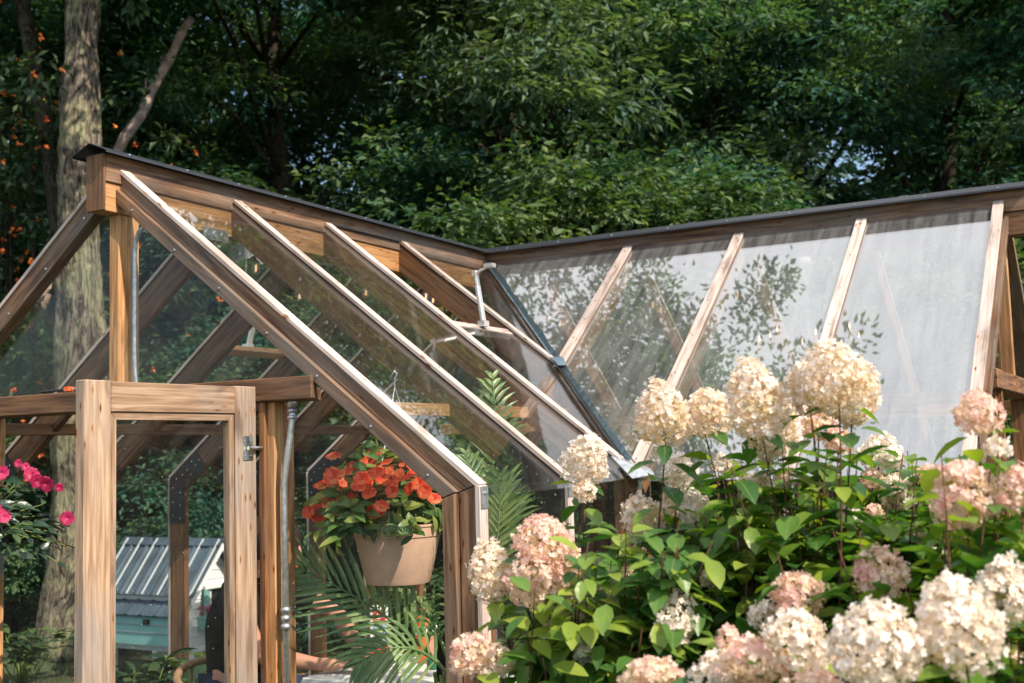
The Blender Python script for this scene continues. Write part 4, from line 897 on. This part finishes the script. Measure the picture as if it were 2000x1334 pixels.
# ------------------------------------------------------------------ palms
def frond(parent, o, b, c, t, nl, L_, seed, wd=.020, droop=.35, hang=.3, up=(0, 0, 1)):
    """an arching frond from b over c to t with paired leaflets"""
    rg = random.Random(seed); b, c, t = Vector(b)-o, Vector(c)-o, Vector(t)-o; f = lambda s: b*(1-s)**2+c*2*s*(1-s)+t*s*s
    mb = MB(); mb.tube([f(k/14) for k in range(15)], [.007*(1-k/16)+.0015 for k in range(15)], 6); n0 = len(mb.f)
    up = Vector(up); dn = Vector((0, 0, 1))
    for k in range(nl):
        s = .25+.74*k/(nl-1); p = f(s); tg = ((c-b)*(1-s)+(t-c)*s).normalized(); sd_ = tg.cross(up); sd_ = sd_.normalized() if sd_.length > .05 else tg.orthogonal().normalized(); nn = sd_.cross(tg)
        for sg in (-1, 1):
            l = L_*(.45+.55*math.sin(math.pi*min(1, .15+s*.8)))*rg.uniform(.85, 1.1)*(1 if k < nl-2 else .6); d = (sd_*sg*(1.0-.35*s)+tg*(.55+.75*s)+nn*rg.uniform(.0, .25)).normalized()
            w_ = wd*rg.uniform(.8, 1.15); ss = d.cross(nn).normalized(); P = []
            for j, (q, ww) in enumerate(((0, .35), (.25, 1), (.55, .9), (.8, .5), (1, .02))):
                cc = p+d*l*q-dn*l*hang*q*q-nn*l*droop*.2*q*q
                P += [cc+ss*w_*ww*.5+nn*w_*.22*ww, cc, cc-ss*w_*ww*.5+nn*w_*.22*ww]
            mb.add(P, [(j*3+i, j*3+i+1, j*3+3+i+1, j*3+3+i) for j in range(4) for i in range(2)])
    me = mesh('frond', mb.v, mb.f); setlv(me, [rg.random()*.3+.35 if i < n0 else (rg.random() if (i-n0) % 8 else .6) for i in range(len(mb.f))]); me.shade_smooth()
    return link('frond', me, 'leaf_palm', parent)
PB_ = Vector((1.30, .52, 0)); pl = empty('potted_palm', PB_, 'large potted palm with arching fronds inside the near corner under the hanging pot', 'palm')
mb = MB(); mb.lathe((0, 0, 0), [(.13, .0), (.17, .30), (.18, .30), (.18, .33), (.16, .33), (.15, .28)], 28); mb.build('pot', 'mount', pl)
mb = MB()
for k in range(7): an = k*.9; mb.tube([(.03*math.cos(an), .03*math.sin(an), .28), (.05*math.cos(an), .05*math.sin(an), .6), (.08*math.cos(an), .08*math.sin(an), .85)], [.012, .010, .007], 6)
mb.build('canes', 'stem_green', pl, True)
P0 = PB_+Vector((0, 0, .8))
def fr(tip, y, ctrl, cy, nl, L_, seed, **k): frond(pl, PB_, P0, at(*ctrl, 1, cy), at(*tip, 1, y), nl, L_, seed, **k)
fr((572, 1106), .16, (790, 1195), .26, 17, .33, 1, hang=.08, wd=.021, up=(.5, -.8, .35))
fr((700, 1296), .15, (810, 1215), .25, 13, .26, 2, hang=.35, wd=.019, up=(.5, -.7, .5))
fr((742, 1150), .55, (835, 1130), .5, 18, .24, 3, hang=.7)
fr((962, 735), 1.0, (985, 950), .8, 20, .22, 4, hang=.25)
fr((912, 890), .60, (960, 1040), .55, 20, .26, 5, hang=.4)
fr((1035, 905), .75, (1000, 1040), .6, 20, .25, 6, hang=.4)
fr((880, 1060), .45, (900, 1130), .45, 16, .20, 7, hang=.7)
fr((1050, 1100), .35, (990, 1120), .45, 16, .22, 8, hang=.5)
fr((975, 930), .35, (985, 1120), .4, 24, .26, 9, hang=.3, up=(.6, -.7, .2))
fr((1000, 820), 1.2, (1000, 960), .95, 16, .2, 11, hang=.3)

# ------------------------------------------------------------------ the little chicken coop beyond the left wall
def coop():
    A = atd(425, 1060, 9.0); o = Vector((A.x, A.y, 0)); e = empty('chicken_coop', o, 'white chicken coop with a grey metal roof and teal nest box behind the left wall', 'chicken coop')
    za = A.z; w, dr_, L_ = .31, .375, .95; ze = za-dr_; zb = .25; wi = w-.035
    mb = MB(); pts = [(0, -wi, zb), (0, wi, zb), (0, wi, ze+.05), (0, 0, za-.03), (0, -wi, ze+.05)]
    mb.prism([(x-.05, y, z) for x, y, z in pts], (-(L_-.10), 0, 0)); mb.build('wall', 'white_paint', e)
    cb = MB()
    for k in range(11): # siding laps
        z = zb+.05+k*.068; hw = wi if z < ze+.05 else wi*(za-.03-z)/(za-ze-.08)
        if hw > .05: cb.box((-.047, 0, z), (.006, 2*hw, .008))
    for y in (-wi+.02, wi-.02): cb.box((-.044, y, (zb+ze)/2+.01), (.012, .045, ze-zb))
    cb.box((-.03, .02, ze+.045), (.05, .30, .025)); cb.box((-.045, 0, zb+.01), (.015, 2*wi, .03)); cb.build('trim', 'white_paint', e)
    mb = MB(); n = Vector((0, -dr_, w)).normalized()
    for sg in (-1, 1):
        d = Vector((0, sg*w, -dr_)); nn = Vector((0, sg*dr_, w)).normalized(); P = []; m_ = 74
        for k in range(m_+1):
            x = .06-(L_+.10)*k/m_; hgt = .018 if (k % 12) in (5, 6) else .004*(1+math.sin(k*math.pi*.8)); P += [Vector((x, 0, za+.01))+nn*hgt, Vector((x, 0, za+.01))+d*1.04+nn*hgt]
        mb.add(P, [(k*2, k*2+1, k*2+3, k*2+2) for k in range(m_)])
    r = mb.build('roof', 'coop_roof', e); md = r.modifiers.new('t', 'SOLIDIFY'); md.thickness = .006
    rb = MB()
    for k in range(7):
        x = .03-(L_+.03)*k/6
        for sg in (-1, 1):
            nn = Vector((0, sg*dr_, w)).normalized(); rb.tube([Vector((x, 0, za+.015))+nn*.018, Vector((x, sg*w*1.04, za+.01-dr_*1.04))+nn*.018], .010, 6)
    rb.build('roof_rib', 'coop_rib', r)
    mb = MB(); mb.prism([(.07, -.06, za-.02), (.07, 0, za+.035), (.07, .06, za-.02), (.07, 0, za+.02)], (-(L_+.12), 0, 0)); mb.build('ridge_cap', 'coop_roof', r)
    bb = MB()
    for sg in (-1, 1): bb.prism([(.055, 0, za), (.055, sg*w*1.03, ze-.012), (.055, sg*w*1.03, ze-.06), (.055, 0, za-.055)], (-.02, 0, 0))
    bb.build('barge_board', 'white_paint', e)
    for x in (-.075, -L_+.07):
        for y in (-wi+.03, wi-.03): lb = MB(); lb.box((x, y, zb/2), (.07, .07, zb)); lb.build('leg', 'white_paint', e)
    # window with its shutter and flower box on the gable side
    y0 = -.06; mb = MB(); mb.box((-.045, y0+.08, ze-.06), (.008, .12, .17)); mb.build('window', 'black_cloth', e)
    f = MB()
    for dy, dz, sy, sz in ((-.07, 0, .02, .21), (.07, 0, .02, .21), (0, .095, .16, .02), (0, -.095, .16, .02)): f.box((-.036, y0+.08+dy, ze-.06+dz), (.014, sy, sz))
    f.build('window_frame', 'white_paint', e)
    s = MB(); s.box((0, 0, 0), (.012, .10, .26))
    for k in range(6): s.box((.007, 0, -.09+.036*k), (.006, .07, .02))
    so_ = s.build('shutter', 'teal_paint', e); so_.location = (-.02, y0-.035, ze-.10); so_.rotation_euler = (0, 0, .35)
    fb = MB(); fb.box((-.005, -.12, ze-.22), (.08, .10, .085)); fb.box((-.005, -.12, ze-.175), (.09, .11, .012)); fbo = fb.build('flower_box', 'teal_paint', e)
    fl = MB(); rg = np.random.default_rng(4); n = 60; c = np.stack([rg.normal(0, .02, n)-.005, -.12+rg.normal(0, .035, n), ze-.15+rg.random(n)*.06], 1)
    link('flowers', leaves_mesh('flowers', c, rg.normal(size=(n, 3)), rg.normal(size=(n, 3)), np.full(n, .025), np.full(n, .02)), 'petal_pink', fbo)
    # nest box with its own lean-to roof on the near side
    nb = MB(); x0, x1 = -.05, -L_+.04; yb = -wi-.10
    nb.prism([(x0, -wi, zb+.06), (x0, yb, zb+.06), (x0, yb, ze-.16), (x0, -wi, ze-.08)], (x1-x0, 0, 0)); nbo = nb.build('nest_box', 'teal_paint', e)
    for z in (ze-.21, ze-.27): t = MB(); t.box(((x0+x1)/2, yb-.004, z), (x1-x0, .006, .006)); t.build('board_line', 'coop_rib', nbo)
    t = MB(); t.box((-.36, yb-.01, ze-.19), (.05, .02, .04)); t.build('latch', 'black_plate', nbo)
    rm = MB(); P = []; 
    for k in range(61):
        x = x0+.03+(x1-x0-.06)*k/60; hh = .010 if k % 10 in (4, 5) else .003*(1+math.sin(k*2.5)); P += [(x, -wi-.0, ze-.05+hh), (x, yb-.035, ze-.145+hh)]
    rm.add(P, [(k*2, k*2+1, k*2+3, k*2+2) for k in range(60)]); ro = rm.build('nest_roof', 'coop_roof', nbo); md = ro.modifiers.new('t', 'SOLIDIFY'); md.thickness = .005
simple('coop_roof', (.055, .085, .115), .62, .1, .3, .35, 6); simple('coop_rib', (.30, .34, .37), .6, .1)
coop()

# ------------------------------------------------------------------ person sitting at the table
def skin_obj(name, verts, edges, rads, m, parent=None, sub=2, root=0):
    me = bpy.data.meshes.new(name); me.from_pydata([tuple(v) for v in verts], edges, []); o = bpy.data.objects.new(name, me); C.objects.link(o); me.materials.append(MT[m])
    md = o.modifiers.new('skin', 'SKIN'); md.use_smooth_shade = True
    for i, r in enumerate(rads):
        sv = me.skin_vertices[0].data[i]; sv.radius = r if hasattr(r, '__len__') else (r, r); sv.use_root = (i == root)
    s = o.modifiers.new('sub', 'SUBSURF'); s.levels = sub; s.render_levels = sub
    if parent: o.parent = parent
    return o
def person():
    px_, py_ = -.155, 1.02; V = []; E = []; R_ = []
    def add(p, r, par=None):
        V.append(Vector(p)); R_.append(r)
        if par is not None: E.append((par, len(V)-1))
        return len(V)-1
    pel = add((-.06, 0, .50), (.13, .12)); wst = add((-.05, 0, .69), (.13, .11), pel); ch = add((.0, 0, .90), (.155, .115), wst); nk0 = add((.06, 0, 1.0), (.085, .08), ch)
    nk = add((.105, 0, 1.03), (.056, .056), nk0); jaw = add((.145, 0, 1.06), (.062, .068), nk); hd = add((.14, 0, 1.13), (.085, .076), jaw); top = add((.13, 0, 1.19), (.068, .062), hd)
    hands = []
    for s, el, wr, hn in ((-1, (.20, -.27, .74), (.43, -.20, .70), (.50, -.17, .695)), (1, (.26, .27, .82), (.46, .10, .70), (.52, .04, .69))):
        sh = add((.02, s*.175, .985), .062, ch); ua = add(Vector((.03, s*.2, .96)).lerp(Vector(el), .45), .048, sh); e_ = add(el, .040, ua); fa = add(Vector(el).lerp(Vector(wr), .3), .043, e_); w_ = add(wr, .026, fa)
        h_ = add(hn, (.036, .018), w_); dirv = (Vector(hn)-Vector(wr)).normalized(); side = Vector((-dirv.y, dirv.x, 0))
        for k, (off, ln) in enumerate(((-.03, .062), (-.011, .074), (.009, .070), (.028, .056))):
            b = add(Vector(hn)+side*off+dirv*.028, .0095, h_); m_ = add(Vector(hn)+side*off*1.15+dirv*(.028+ln*.5)+Vector((0, 0, .006)), .0088, b); add(Vector(hn)+side*off*1.2+dirv*(.022+ln*.88)+Vector((0, 0, -.012)), .0072, m_)
        tb_ = add(Vector(wr).lerp(Vector(hn), .5)+side*(.034*-s), .012, h_); add(Vector(hn)+side*(.052*-s)+dirv*.02, .010, tb_)
    for s in (-1, 1):
        hp = add((-.04, s*.10, .50), .095, pel); kn = add((.38, s*.14, .50), .062, hp); cf = add((.40, s*.14, .30), .055, kn); an = add((.38, s*.14, .08), .036, cf); add((.52, s*.15, .035), (.04, .028), an)
    o = skin_obj('person', V, E, R_, 'skin'); o.location = (px_, py_, -.03); o.scale = (1.13, 1.13, 1.13); o.rotation_euler = (0, 0, R(8))
    tag(o, 'person in a black t-shirt seated at the white table, mostly hidden by the door frame', 'person')
    # face
    fm_ = MB()
    fm_.lathe((.228, 0, 1.11), [(.001, -.028), (.017, -.022), (.013, .0), (.006, .03), (.001, .04)], 10)
    for s in (-1, 1): fm_.lathe((.14, s*.082, 1.115), [(.001, -.03), (.012, -.02), (.016, .01), (.010, .03), (.001, .035)], 8)
    fm_.build('face_features', 'skin', o, True)
    ey = MB()
    for s in (-1, 1): ey.lathe((.219, s*.032, 1.135), [(.001, -.008), (.008, -.004), (.008, .004), (.001, .008)], 8)
    ey.build('eyes', 'hair', o, True); mt = MB(); mt.tube([(.218, -.022, 1.062), (.226, 0, 1.062), (.218, .022, 1.062)], .004, 6); mt.build('mouth', 'red_label', o)
    h = MB(); vs = []
    seg = 20
    for i in range(9):
        ph = i/8*math.pi*.62
        for k in range(seg): th = 2*math.pi*k/seg; x = math.sin(ph)*math.cos(th); y = math.sin(ph)*math.sin(th); z = math.cos(ph); vs.append((.12+x*.108, y*.092, 1.135+z*.108-(.0 if x < .2 else -.045*x)))
    h.add(vs, [(i*seg+k, i*seg+(k+1) % seg, (i+1)*seg+(k+1) % seg, (i+1)*seg+k) for i in range(8) for k in range(seg)]); h.build('hair', 'hair', o, True)
    # t-shirt
    V, E, R_ = [], [], []
    a0 = add((-.06, 0, .47), (.165, .15)); b0 = add((-.06, 0, .66), (.165, .15), a0); c0 = add((-.02, 0, .88), (.185, .150), b0); d0 = add((.04, 0, .995), (.115, .10), c0)
    for s, el in ((-1, (.20, -.27, .74)), (1, (.26, .27, .82))):
        sh = add((.01, s*.185, .975), .083, c0); add(Vector((.03, s*.2, .96)).lerp(Vector(el), .62), .068, sh)
    skin_obj('shirt', V, E, R_, 'black_cloth', o)
    V, E, R_ = [], [], []; p0 = add((-.06, 0, .49), (.15, .13))
    for s in (-1, 1): hp = add((-.03, s*.10, .50), .105, p0); kn = add((.39, s*.14, .50), .078, hp); cf = add((.41, s*.14, .30), .07, kn); add((.39, s*.14, .10), .06, cf)
    skin_obj('trousers', V, E, R_, 'denim', o)
    for s in (-1, 1): mb = MB(); mb.box((.46, s*.145, .04), (.25, .095, .075)); bx = mb.build('shoe', 'dark_rubber', o); md = bx.modifiers.new('b', 'BEVEL'); md.width = .03; md.segments = 3
    return o
person()
ck = empty('wicker_chair', (-.19, 1.0, 0), 'round-backed wicker chair with a pale cushion under the seated person', 'chair')
mb = MB(); arc = [(.02+.0-.32*math.cos(t)*1.0, .33*math.sin(t), .70-.05*abs(math.sin(t))**2) for t in [k*R(110)/10-R(55)*1.0 for k in range(11)]]
arc = [(-.30*math.cos(t), .34*math.sin(t), .70-.06*math.sin(t)**2) for t in [R(-100)+k*R(200)/20 for k in range(21)]]
mb.tube(arc, .020, 8); mb.build('back_rail', 'wicker', ck, True)
mb = MB()
for k in range(1, 20, 2): x, y, z = arc[k]; mb.tube([(x*.9, y*.9, .42), (x*1.02, y*1.02, .56), (x, y, z)], .009, 6)
mb.build('back_spindles', 'wicker', ck, True)
mb = MB(); mb.lathe((0, 0, 0), [(.28, .38), (.31, .39), (.31, .42), (.27, .43)], 26); mb.build('seat', 'wicker', ck, True)
mb = MB(); mb.lathe((0, 0, 0), [(.25, .431), (.27, .445), (.26, .47), (.01, .475)], 24); mb.build('cushion', 'cushion', ck, True)
for an in (45, 135, 225, 315): mb = MB(); t = R(an); mb.tube([(.22*math.cos(t), .22*math.sin(t), .39), (.27*math.cos(t), .27*math.sin(t), .01)], .016, 8); mb.build('leg', 'wicker', ck, True)
# white table
tb_ = empty('table', (.80, 1.10, 0), 'white-topped table between the seated person and the palm', 'table')
mb = MB(); mb.box((0, 0, .70), (.92, .66, .035)); t = mb.build('table_top', 'table_top', tb_); md = t.modifiers.new('b', 'BEVEL'); md.width = .005
mb = MB(); mb.box((0, 0, .64), (.86, .60, .08)); mb.build('apron', 'table_top', tb_)
for x in (-.4, .4):
    for y in (-.27, .27): mb = MB(); mb.box((x, y, .32), (.05, .05, .62)); mb.build('leg', 'table_top', tb_)
TZ = .7175
def on_table(px, py): # the table point under this pixel
    q = at(px, py, 2, TZ); return Vector((min(max(q.x, .40), 1.2), min(max(q.y, .82), 1.38), TZ))
def item(name, loc, label, cat): return empty(name, loc, label, cat)
def text(body, size, m, parent, loc, rot, ext=.0004):
    cu = bpy.data.curves.new('lettering', 'FONT'); cu.body = body; cu.size = size; cu.extrude = ext; cu.align_x = 'CENTER'; cu.align_y = 'CENTER'; cu.materials.append(MT[m])
    o_ = bpy.data.objects.new('tmp', cu); C.objects.link(o_); bpy.context.view_layer.update()
    me = bpy.data.meshes.new_from_object(o_.evaluated_get(bpy.context.evaluated_depsgraph_get())); bpy.data.objects.remove(o_)
    o = bpy.data.objects.new('lettering', me); C.objects.link(o); o.parent = parent; o.location = loc; o.rotation_euler = rot; return o
simple('ink_dark', (.02, .04, .08), .5)
q = at(741, 1285, 2, TZ); q = Vector((.52, 1.25, TZ)); it = item('carton', at(741, 1268, 1, 1.22)*1.0, 'tall red and white carton with lettering standing on the white table', 'carton'); it.location.z = TZ
it.rotation_euler = (0, 0, R(40))
mb = MB(); mb.box((0, 0, .13), (.085, .06, .26)); mb.build('box', 'white_plastic', it)
mb = MB(); mb.box((0, -.0305, .045), (.085, .002, .07)); mb.box((0, -.0305, .215), (.06, .002, .05)); mb.build('red_print', 'red_label', it)
mb = MB(); mb.box((.004, -.0305, .135), (.07, .002, .085)); mb.build('blue_print', 'blue_label', it)
text('CiA', .042, 'ink_dark', it, (.004, -.0325, .135), (R(90), 0, 0)); text('Li', .04, 'white_plastic', it, (0, -.0325, .215), (R(90), 0, 0))
def bottle(name, px, y, label, prof, m, capm, band=None, capz=None):
    p = at(px, 1280, 1, y); it = item(name, (p.x, y, TZ), label, 'bottle'); mb = MB(); mb.lathe((0, 0, 0), prof, 20); mb.build('body', m, it, True)
    mb = MB(); r = prof[-1][0]+.004; z = prof[-1][1]; mb.lathe((0, 0, 0), [(r, z-.006), (r, z+.024), (r*.9, z+.028)], 16); mb.build('cap', capm, it, True)
    if band: mb = MB(); mb.lathe((0, 0, 0), [(band[0]-.001, band[1]), (band[0], band[1]+.001), (band[0], band[2]), (band[0]-.001, band[2]+.001)], 20); mb.build('label_band', band[3], it, True)
    return it
b = bottle('detergent_bottle', 830, 1.28, 'orange plastic bottle with a white label standing on the table behind the grey pole', [(.03, 0), (.042, .004), (.045, .10), (.04, .20), (.028, .235), (.016, .25)], 'orange_plastic', 'orange_plastic', (.0455, .13, .165, 'white_plastic'))
b = bottle('water_bottle', 849, 1.12, 'clear plastic bottle with a green and yellow label on the table', [(.03, 0), (.033, .004), (.033, .11), (.030, .14), (.014, .17), (.013, .185)], 'clear_plastic', 'white_plastic', (.0335, .03, .075, 'green_label')) if False else None
glass('clear_plastic', .08, .25, tint=(.95, .97, .97))
b = bottle('water_bottle', 848, 1.02, 'clear plastic bottle with a green label, rightmost on the table', [(.03, 0), (.033, .004), (.033, .12), (.030, .15), (.014, .175), (.013, .19)], 'clear_plastic', 'white_plastic', (.0338, .03, .08, 'green_label'))
# paper heap and the leaning closed parasol
it = item('paper_heap', at(608, 1330, 1, .86), 'crumpled white paper at the near left corner of the table', 'paper'); it.location.z = .62
me = bpy.data.meshes.new('paper_heap'); bm = bmesh.new(); bmesh.ops.create_icosphere(bm, subdivisions=4, radius=.075)
for v in bm.verts: v.co *= 1+.16*math.sin(v.co.x*90+v.co.y*50)*math.cos(v.co.z*80)+.05*math.sin(v.co.y*190)
bm.to_mesh(me); bm.free(); link('paper', me, 'crumpled_paper', it, True)
st = MB(); st.lathe((0, 0, 0), [(.10, -.62), (.11, -.60), (.11, -.09), (.10, -.07)], 16); st.build('stool', 'wicker', it, True)
um = empty('closed_parasol', at(846, 1420, 1, .70), 'dark grey-green closed parasol pole leaning beside the corner post', 'parasol'); um.location.z = 0
p0, p1 = Vector((0, 0, .0)), at(872, 1165, 1, .62)-um.location
p0.x = -.0; mb = MB(); mb.tube([p0, p0.lerp(p1, .72)], .019, 12); mb.build('pole', 'grey_pole', um, True)
mb = MB(); mb.tube([p0.lerp(p1, .70), p0.lerp(p1, .9), p1, p1+(p1-p0)*.05], [.030, .033, .022, .008], 12); mb.build('canopy', 'black_cloth', um, True)

# ------------------------------------------------------------------ chandelier
cz = Vector((2.075, D, 0)); ch = empty('chandelier', (cz.x, cz.y, 2.715), 'crystal chandelier with candle bulbs hanging from the ridge of the right wing', 'chandelier'); Z = 2.715
mb = MB(); mb.lathe((0, 0, 0), [(.055, -.05), (.06, -.03), (.055, 0)], 20); mb.build('ceiling_rose', 'white_plastic', ch, True)
mb = MB()
for k in range(9): # chain links
    an = (k % 2)*math.pi/2; mb.tube([(.010*math.cos(t)*math.cos(an), .010*math.cos(t)*math.sin(an), -.06-.019*k+.013*math.sin(t)) for t in [j*math.pi/4 for j in range(9)]], .0025, 5)
mb.build('chain', 'chrome', ch, True)
mb = MB(); mb.lathe((0, 0, 0), [(.004, -.66), (.03, -.64), (.045, -.60), (.03, -.57), (.018, -.54), (.03, -.50), (.034, -.46), (.014, -.42), (.012, -.34), (.026, -.30), (.012, -.26), (.008, -.22)], 18); mb.build('stem', 'glass_crystal', ch, True)
mb = MB(); mb.lathe((0, 0, 0), [(.012, -.262), (.05, -.255), (.085, -.235), (.088, -.228), (.05, -.246), (.012, -.25)], 24); mb.lathe((0, 0, 0), [(.02, -.62), (.09, -.60), (.12, -.575), (.09, -.60+.008), (.02, -.61)], 24); mb.build('glass_dish', 'glass_crystal', ch, True)
def drop(mb, c, l=.03, r=.008): mb.lathe(c, [(.0008, -l), (r, -l*.62), (r*.55, -l*.2), (.0008, 0)], 6)
cr = MB()
for k in range(14): t = k*6.283/14; drop(cr, (.086*math.cos(t), .086*math.sin(t), -.235))
for k in range(8):
    t = k*6.283/8+.2; 
    for j in range(9): s = j/8; rr_ = .086+(.17-.086)*s; drop(cr, (rr_*math.cos(t), rr_*math.sin(t), -.25-.20*s-.05*math.sin(s*3.14)), .016, .006)
for k in range(8):
    t = k*6.283/8+.39; ax = Vector((math.cos(t), math.sin(t), 0)); ht = .02 if k % 2 else -.015
    am = MB(); am.tube([ax*r_+Vector((0, 0, z)) for r_, z in ((.03, -.56), (.08, -.62), (.15, -.655), (.22, -.64), (.27, -.58+ht), (.27, -.555+ht))], .006, 8); a_ = am.build('arm', 'glass_crystal', ch, True)
    pn = MB(); pn.lathe(ax*.27+Vector((0, 0, -.555+ht)), [(.008, -.004), (.045, .004), (.048, .010), (.008, .003)], 18); pn.build('drip_pan', 'glass_crystal', a_, True)
    cs = MB(); cs.lathe(ax*.27+Vector((0, 0, -.55+ht)), [(.0115, 0), (.0115, .098), (.008, .10)], 12); cs.build('candle', 'candle_sleeve', a_, True)
    fb = MB(); fb.lathe(ax*.27+Vector((0, 0, -.45+ht)), [(.005, 0), (.010, .018), (.008, .036), (.003, .056), (.0006, .068)], 10); fb.build('bulb', 'glass_bulb', a_, True)
    ff = MB(); ff.lathe(ax*.27+Vector((0, 0, -.442+ht)), [(.002, 0), (.0055, .012), (.003, .028), (.0005, .034)], 8); ff.build('filament', 'flame_bulb', a_, True)
    for j in range(5): tt = j*1.257; drop(cr, ax*.27+Vector((.045*math.cos(tt), .045*math.sin(tt), -.552+ht)), .045 if j % 2 else .03, .009)
    t2 = t+6.283/8; bx = Vector((math.cos(t2), math.sin(t2), 0))
    for j in range(1, 9): s = j/9; p = ax*.26*(1-s)+bx*.26*s; drop(cr, p+Vector((0, 0, -.57-.05*math.sin(s*3.14))), .014, .006)
for j in range(6): t = j*1.047; drop(cr, (.03*math.cos(t), .03*math.sin(t), -.66), .05, .010)
c_ = cr.build('crystals', 'glass_crystal', ch); c_['kind'] = 'stuff'

# ------------------------------------------------------------------ strings of light bulbs
def string(label, pts, bulbs, sag=.03):
    e = empty('string_light', pts[0], label, 'string light'); o = e.location; mb = MB()
    for p, q in zip(pts[:-1], pts[1:]): mb.tube([Vector(p).lerp(Vector(q), t/6)-o-Vector((0, 0, sag*math.sin(math.pi*t/6))) for t in range(7)], .0035, 6)
    mb.build('cable', 'black_cable', e, True)
    for b in bulbs:
        b = Vector(b)-o; s = MB(); s.lathe(b, [(.011, .030), (.013, .034), (.013, .065), (.008, .07)], 12); s.tube([b+Vector((0, 0, .065)), b+Vector((0, 0, .10))], .003, 5); so_ = s.build('socket', 'black_cable', e, True)
        g_ = MB(); g_.lathe(b, [(.0008, -.029), (.012, -.026), (.021, -.014), (.0235, 0), (.020, .016), (.012, .028), (.010, .032)], 16); g_.build('bulb', 'glass_bulb', so_, True)
        f = MB(); f.tube([b+Vector((-.003, 0, .02)), b+Vector((-.004, 0, -.012)), b+Vector((.003, 0, -.012)), b+Vector((.004, 0, .02))], .0018, 6); f.build('filament', 'filament', so_, True)
bl = [at(*p, 0, .03) for p in ((500, 525), (585, 578), (715, 572), (778, 615), (798, 630), (832, 580), (846, 587), (908, 632))]
bl.sort(key=lambda v: v.y)
string('string of clear bulbs on a black cable under the near wing ridge', [Vector((.03, .12, 2.66))]+[b+Vector((0, 0, .10)) for b in bl]+[Vector((.1, D-.1, 2.66))], bl, .0)
bl = [at(*p, 1, D-.06) for p in ((1072, 625), (1094, 633), (1275, 597), (1291, 607), (1441, 578))]
string('string of clear bulbs on a black cable under the right wing ridge', [Vector((.15, D-.1, 2.60))]+[b+Vector((0, 0, .10)) for b in bl]+[Vector((2.0, D-.05, 2.66))], bl, .012)

# ------------------------------------------------------------------ low plants beyond the glass
def low_plant(px, d, h, n, label, m='leaf_under', L0=.16, W=.05, name='garden_plant', z=0):
    q = polar(px, d); e = empty(name, (q.x, q.y, gz(q.x, q.y)+z), label, 'plant'); rg = np.random.default_rng(int(px*7+d)); st = MB(); P = []; Dd = []
    for k in range(n):
        an = rg.random()*6.283; r = .22*rg.random()**.5; hh = h*(.5+.5*rg.random()); tip = Vector((r*math.cos(an)*1.6, r*math.sin(an)*1.6, hh)); st.tube([(r*.2*math.cos(an), r*.2*math.sin(an), 0), tip*.5, tip], [.007, .005, .003], 5)
        for j in range(9): a2 = rg.random()*6.283; P.append(tuple(tip*(1-.06*j*rg.random()))); Dd.append((math.cos(a2), math.sin(a2), rg.uniform(-.1, .7)))
    st.build('stems', 'stem_green', e, True); P = np.array(P); Dd = np.array(Dd); k = len(P); nn = rg.normal(size=(k, 3))*.3; nn[:, 2] += 1; Ls = L0*(.7+.6*rg.random(k))
    link('foliage', blade_mesh('foliage', P, Dd, nn, Ls, Ls*W/L0, curl=.3, lv=rg.random(k)), m, e)
low_plant(258, 7.0, .62, 12, 'leafy garden plant at the foot of the door glass, left of the coop leg', L0=.17, W=.055)
low_plant(345, 7.6, .42, 12, 'low leafy plant under the coop beside its leg', L0=.15)
low_plant(425, 7.3, .50, 10, 'strappy green plant between the coop leg and the wicker chair', 'leaf_palm', .26, .03)
low_plant(50, 10.0, .45, 16, 'low leafy plant at the lower left, beyond the greenhouse glass', 'leaf_under', .13, .05)
for px, d, s, lb in ((20, 12.4, .55, 'dark shrub low at the left edge, behind the pink flowers'), (330, 12.8, .6, 'dark shrub behind the chicken coop'), (650, 12.5, .62, 'dark shrub low behind the hanging pot'), (980, 12, .6, 'dark shrub behind the back wall of the greenhouse, right of the corner post')):
    T(VS, px, d, px*.01, s, 'leaf_forest', lb, 'shrub', 1.0, 'shrubs at the foot of the forest')
e = empty('grass', (0, 0, 0), None, None) if False else None
rg = np.random.default_rng(2); n = 26000; x = rg.uniform(-14, 9, n); y = rg.uniform(-3.5, 13, n)
keep = ~(((x > -1.8) & (x < 1.8) & (y > 0) & (y < 4.8)) | ((x > 0) & (x < 3.2) & (y > 1.3) & (y < 4.8))); x, y = x[keep], y[keep]; n = len(x)
dd = rg.normal(size=(n, 3))*.4; dd[:, 2] = 1; nn = rg.normal(size=(n, 3)); nn[:, 2] = 0
o = link('grass', leaves_mesh('grass', np.stack([x, y, np.zeros(n)], 1), dd, nn, .05+.08*rg.random(n), np.full(n, .008)), 'grass'); tag(o, 'rough grass growing round the greenhouse', 'grass', kind='stuff')
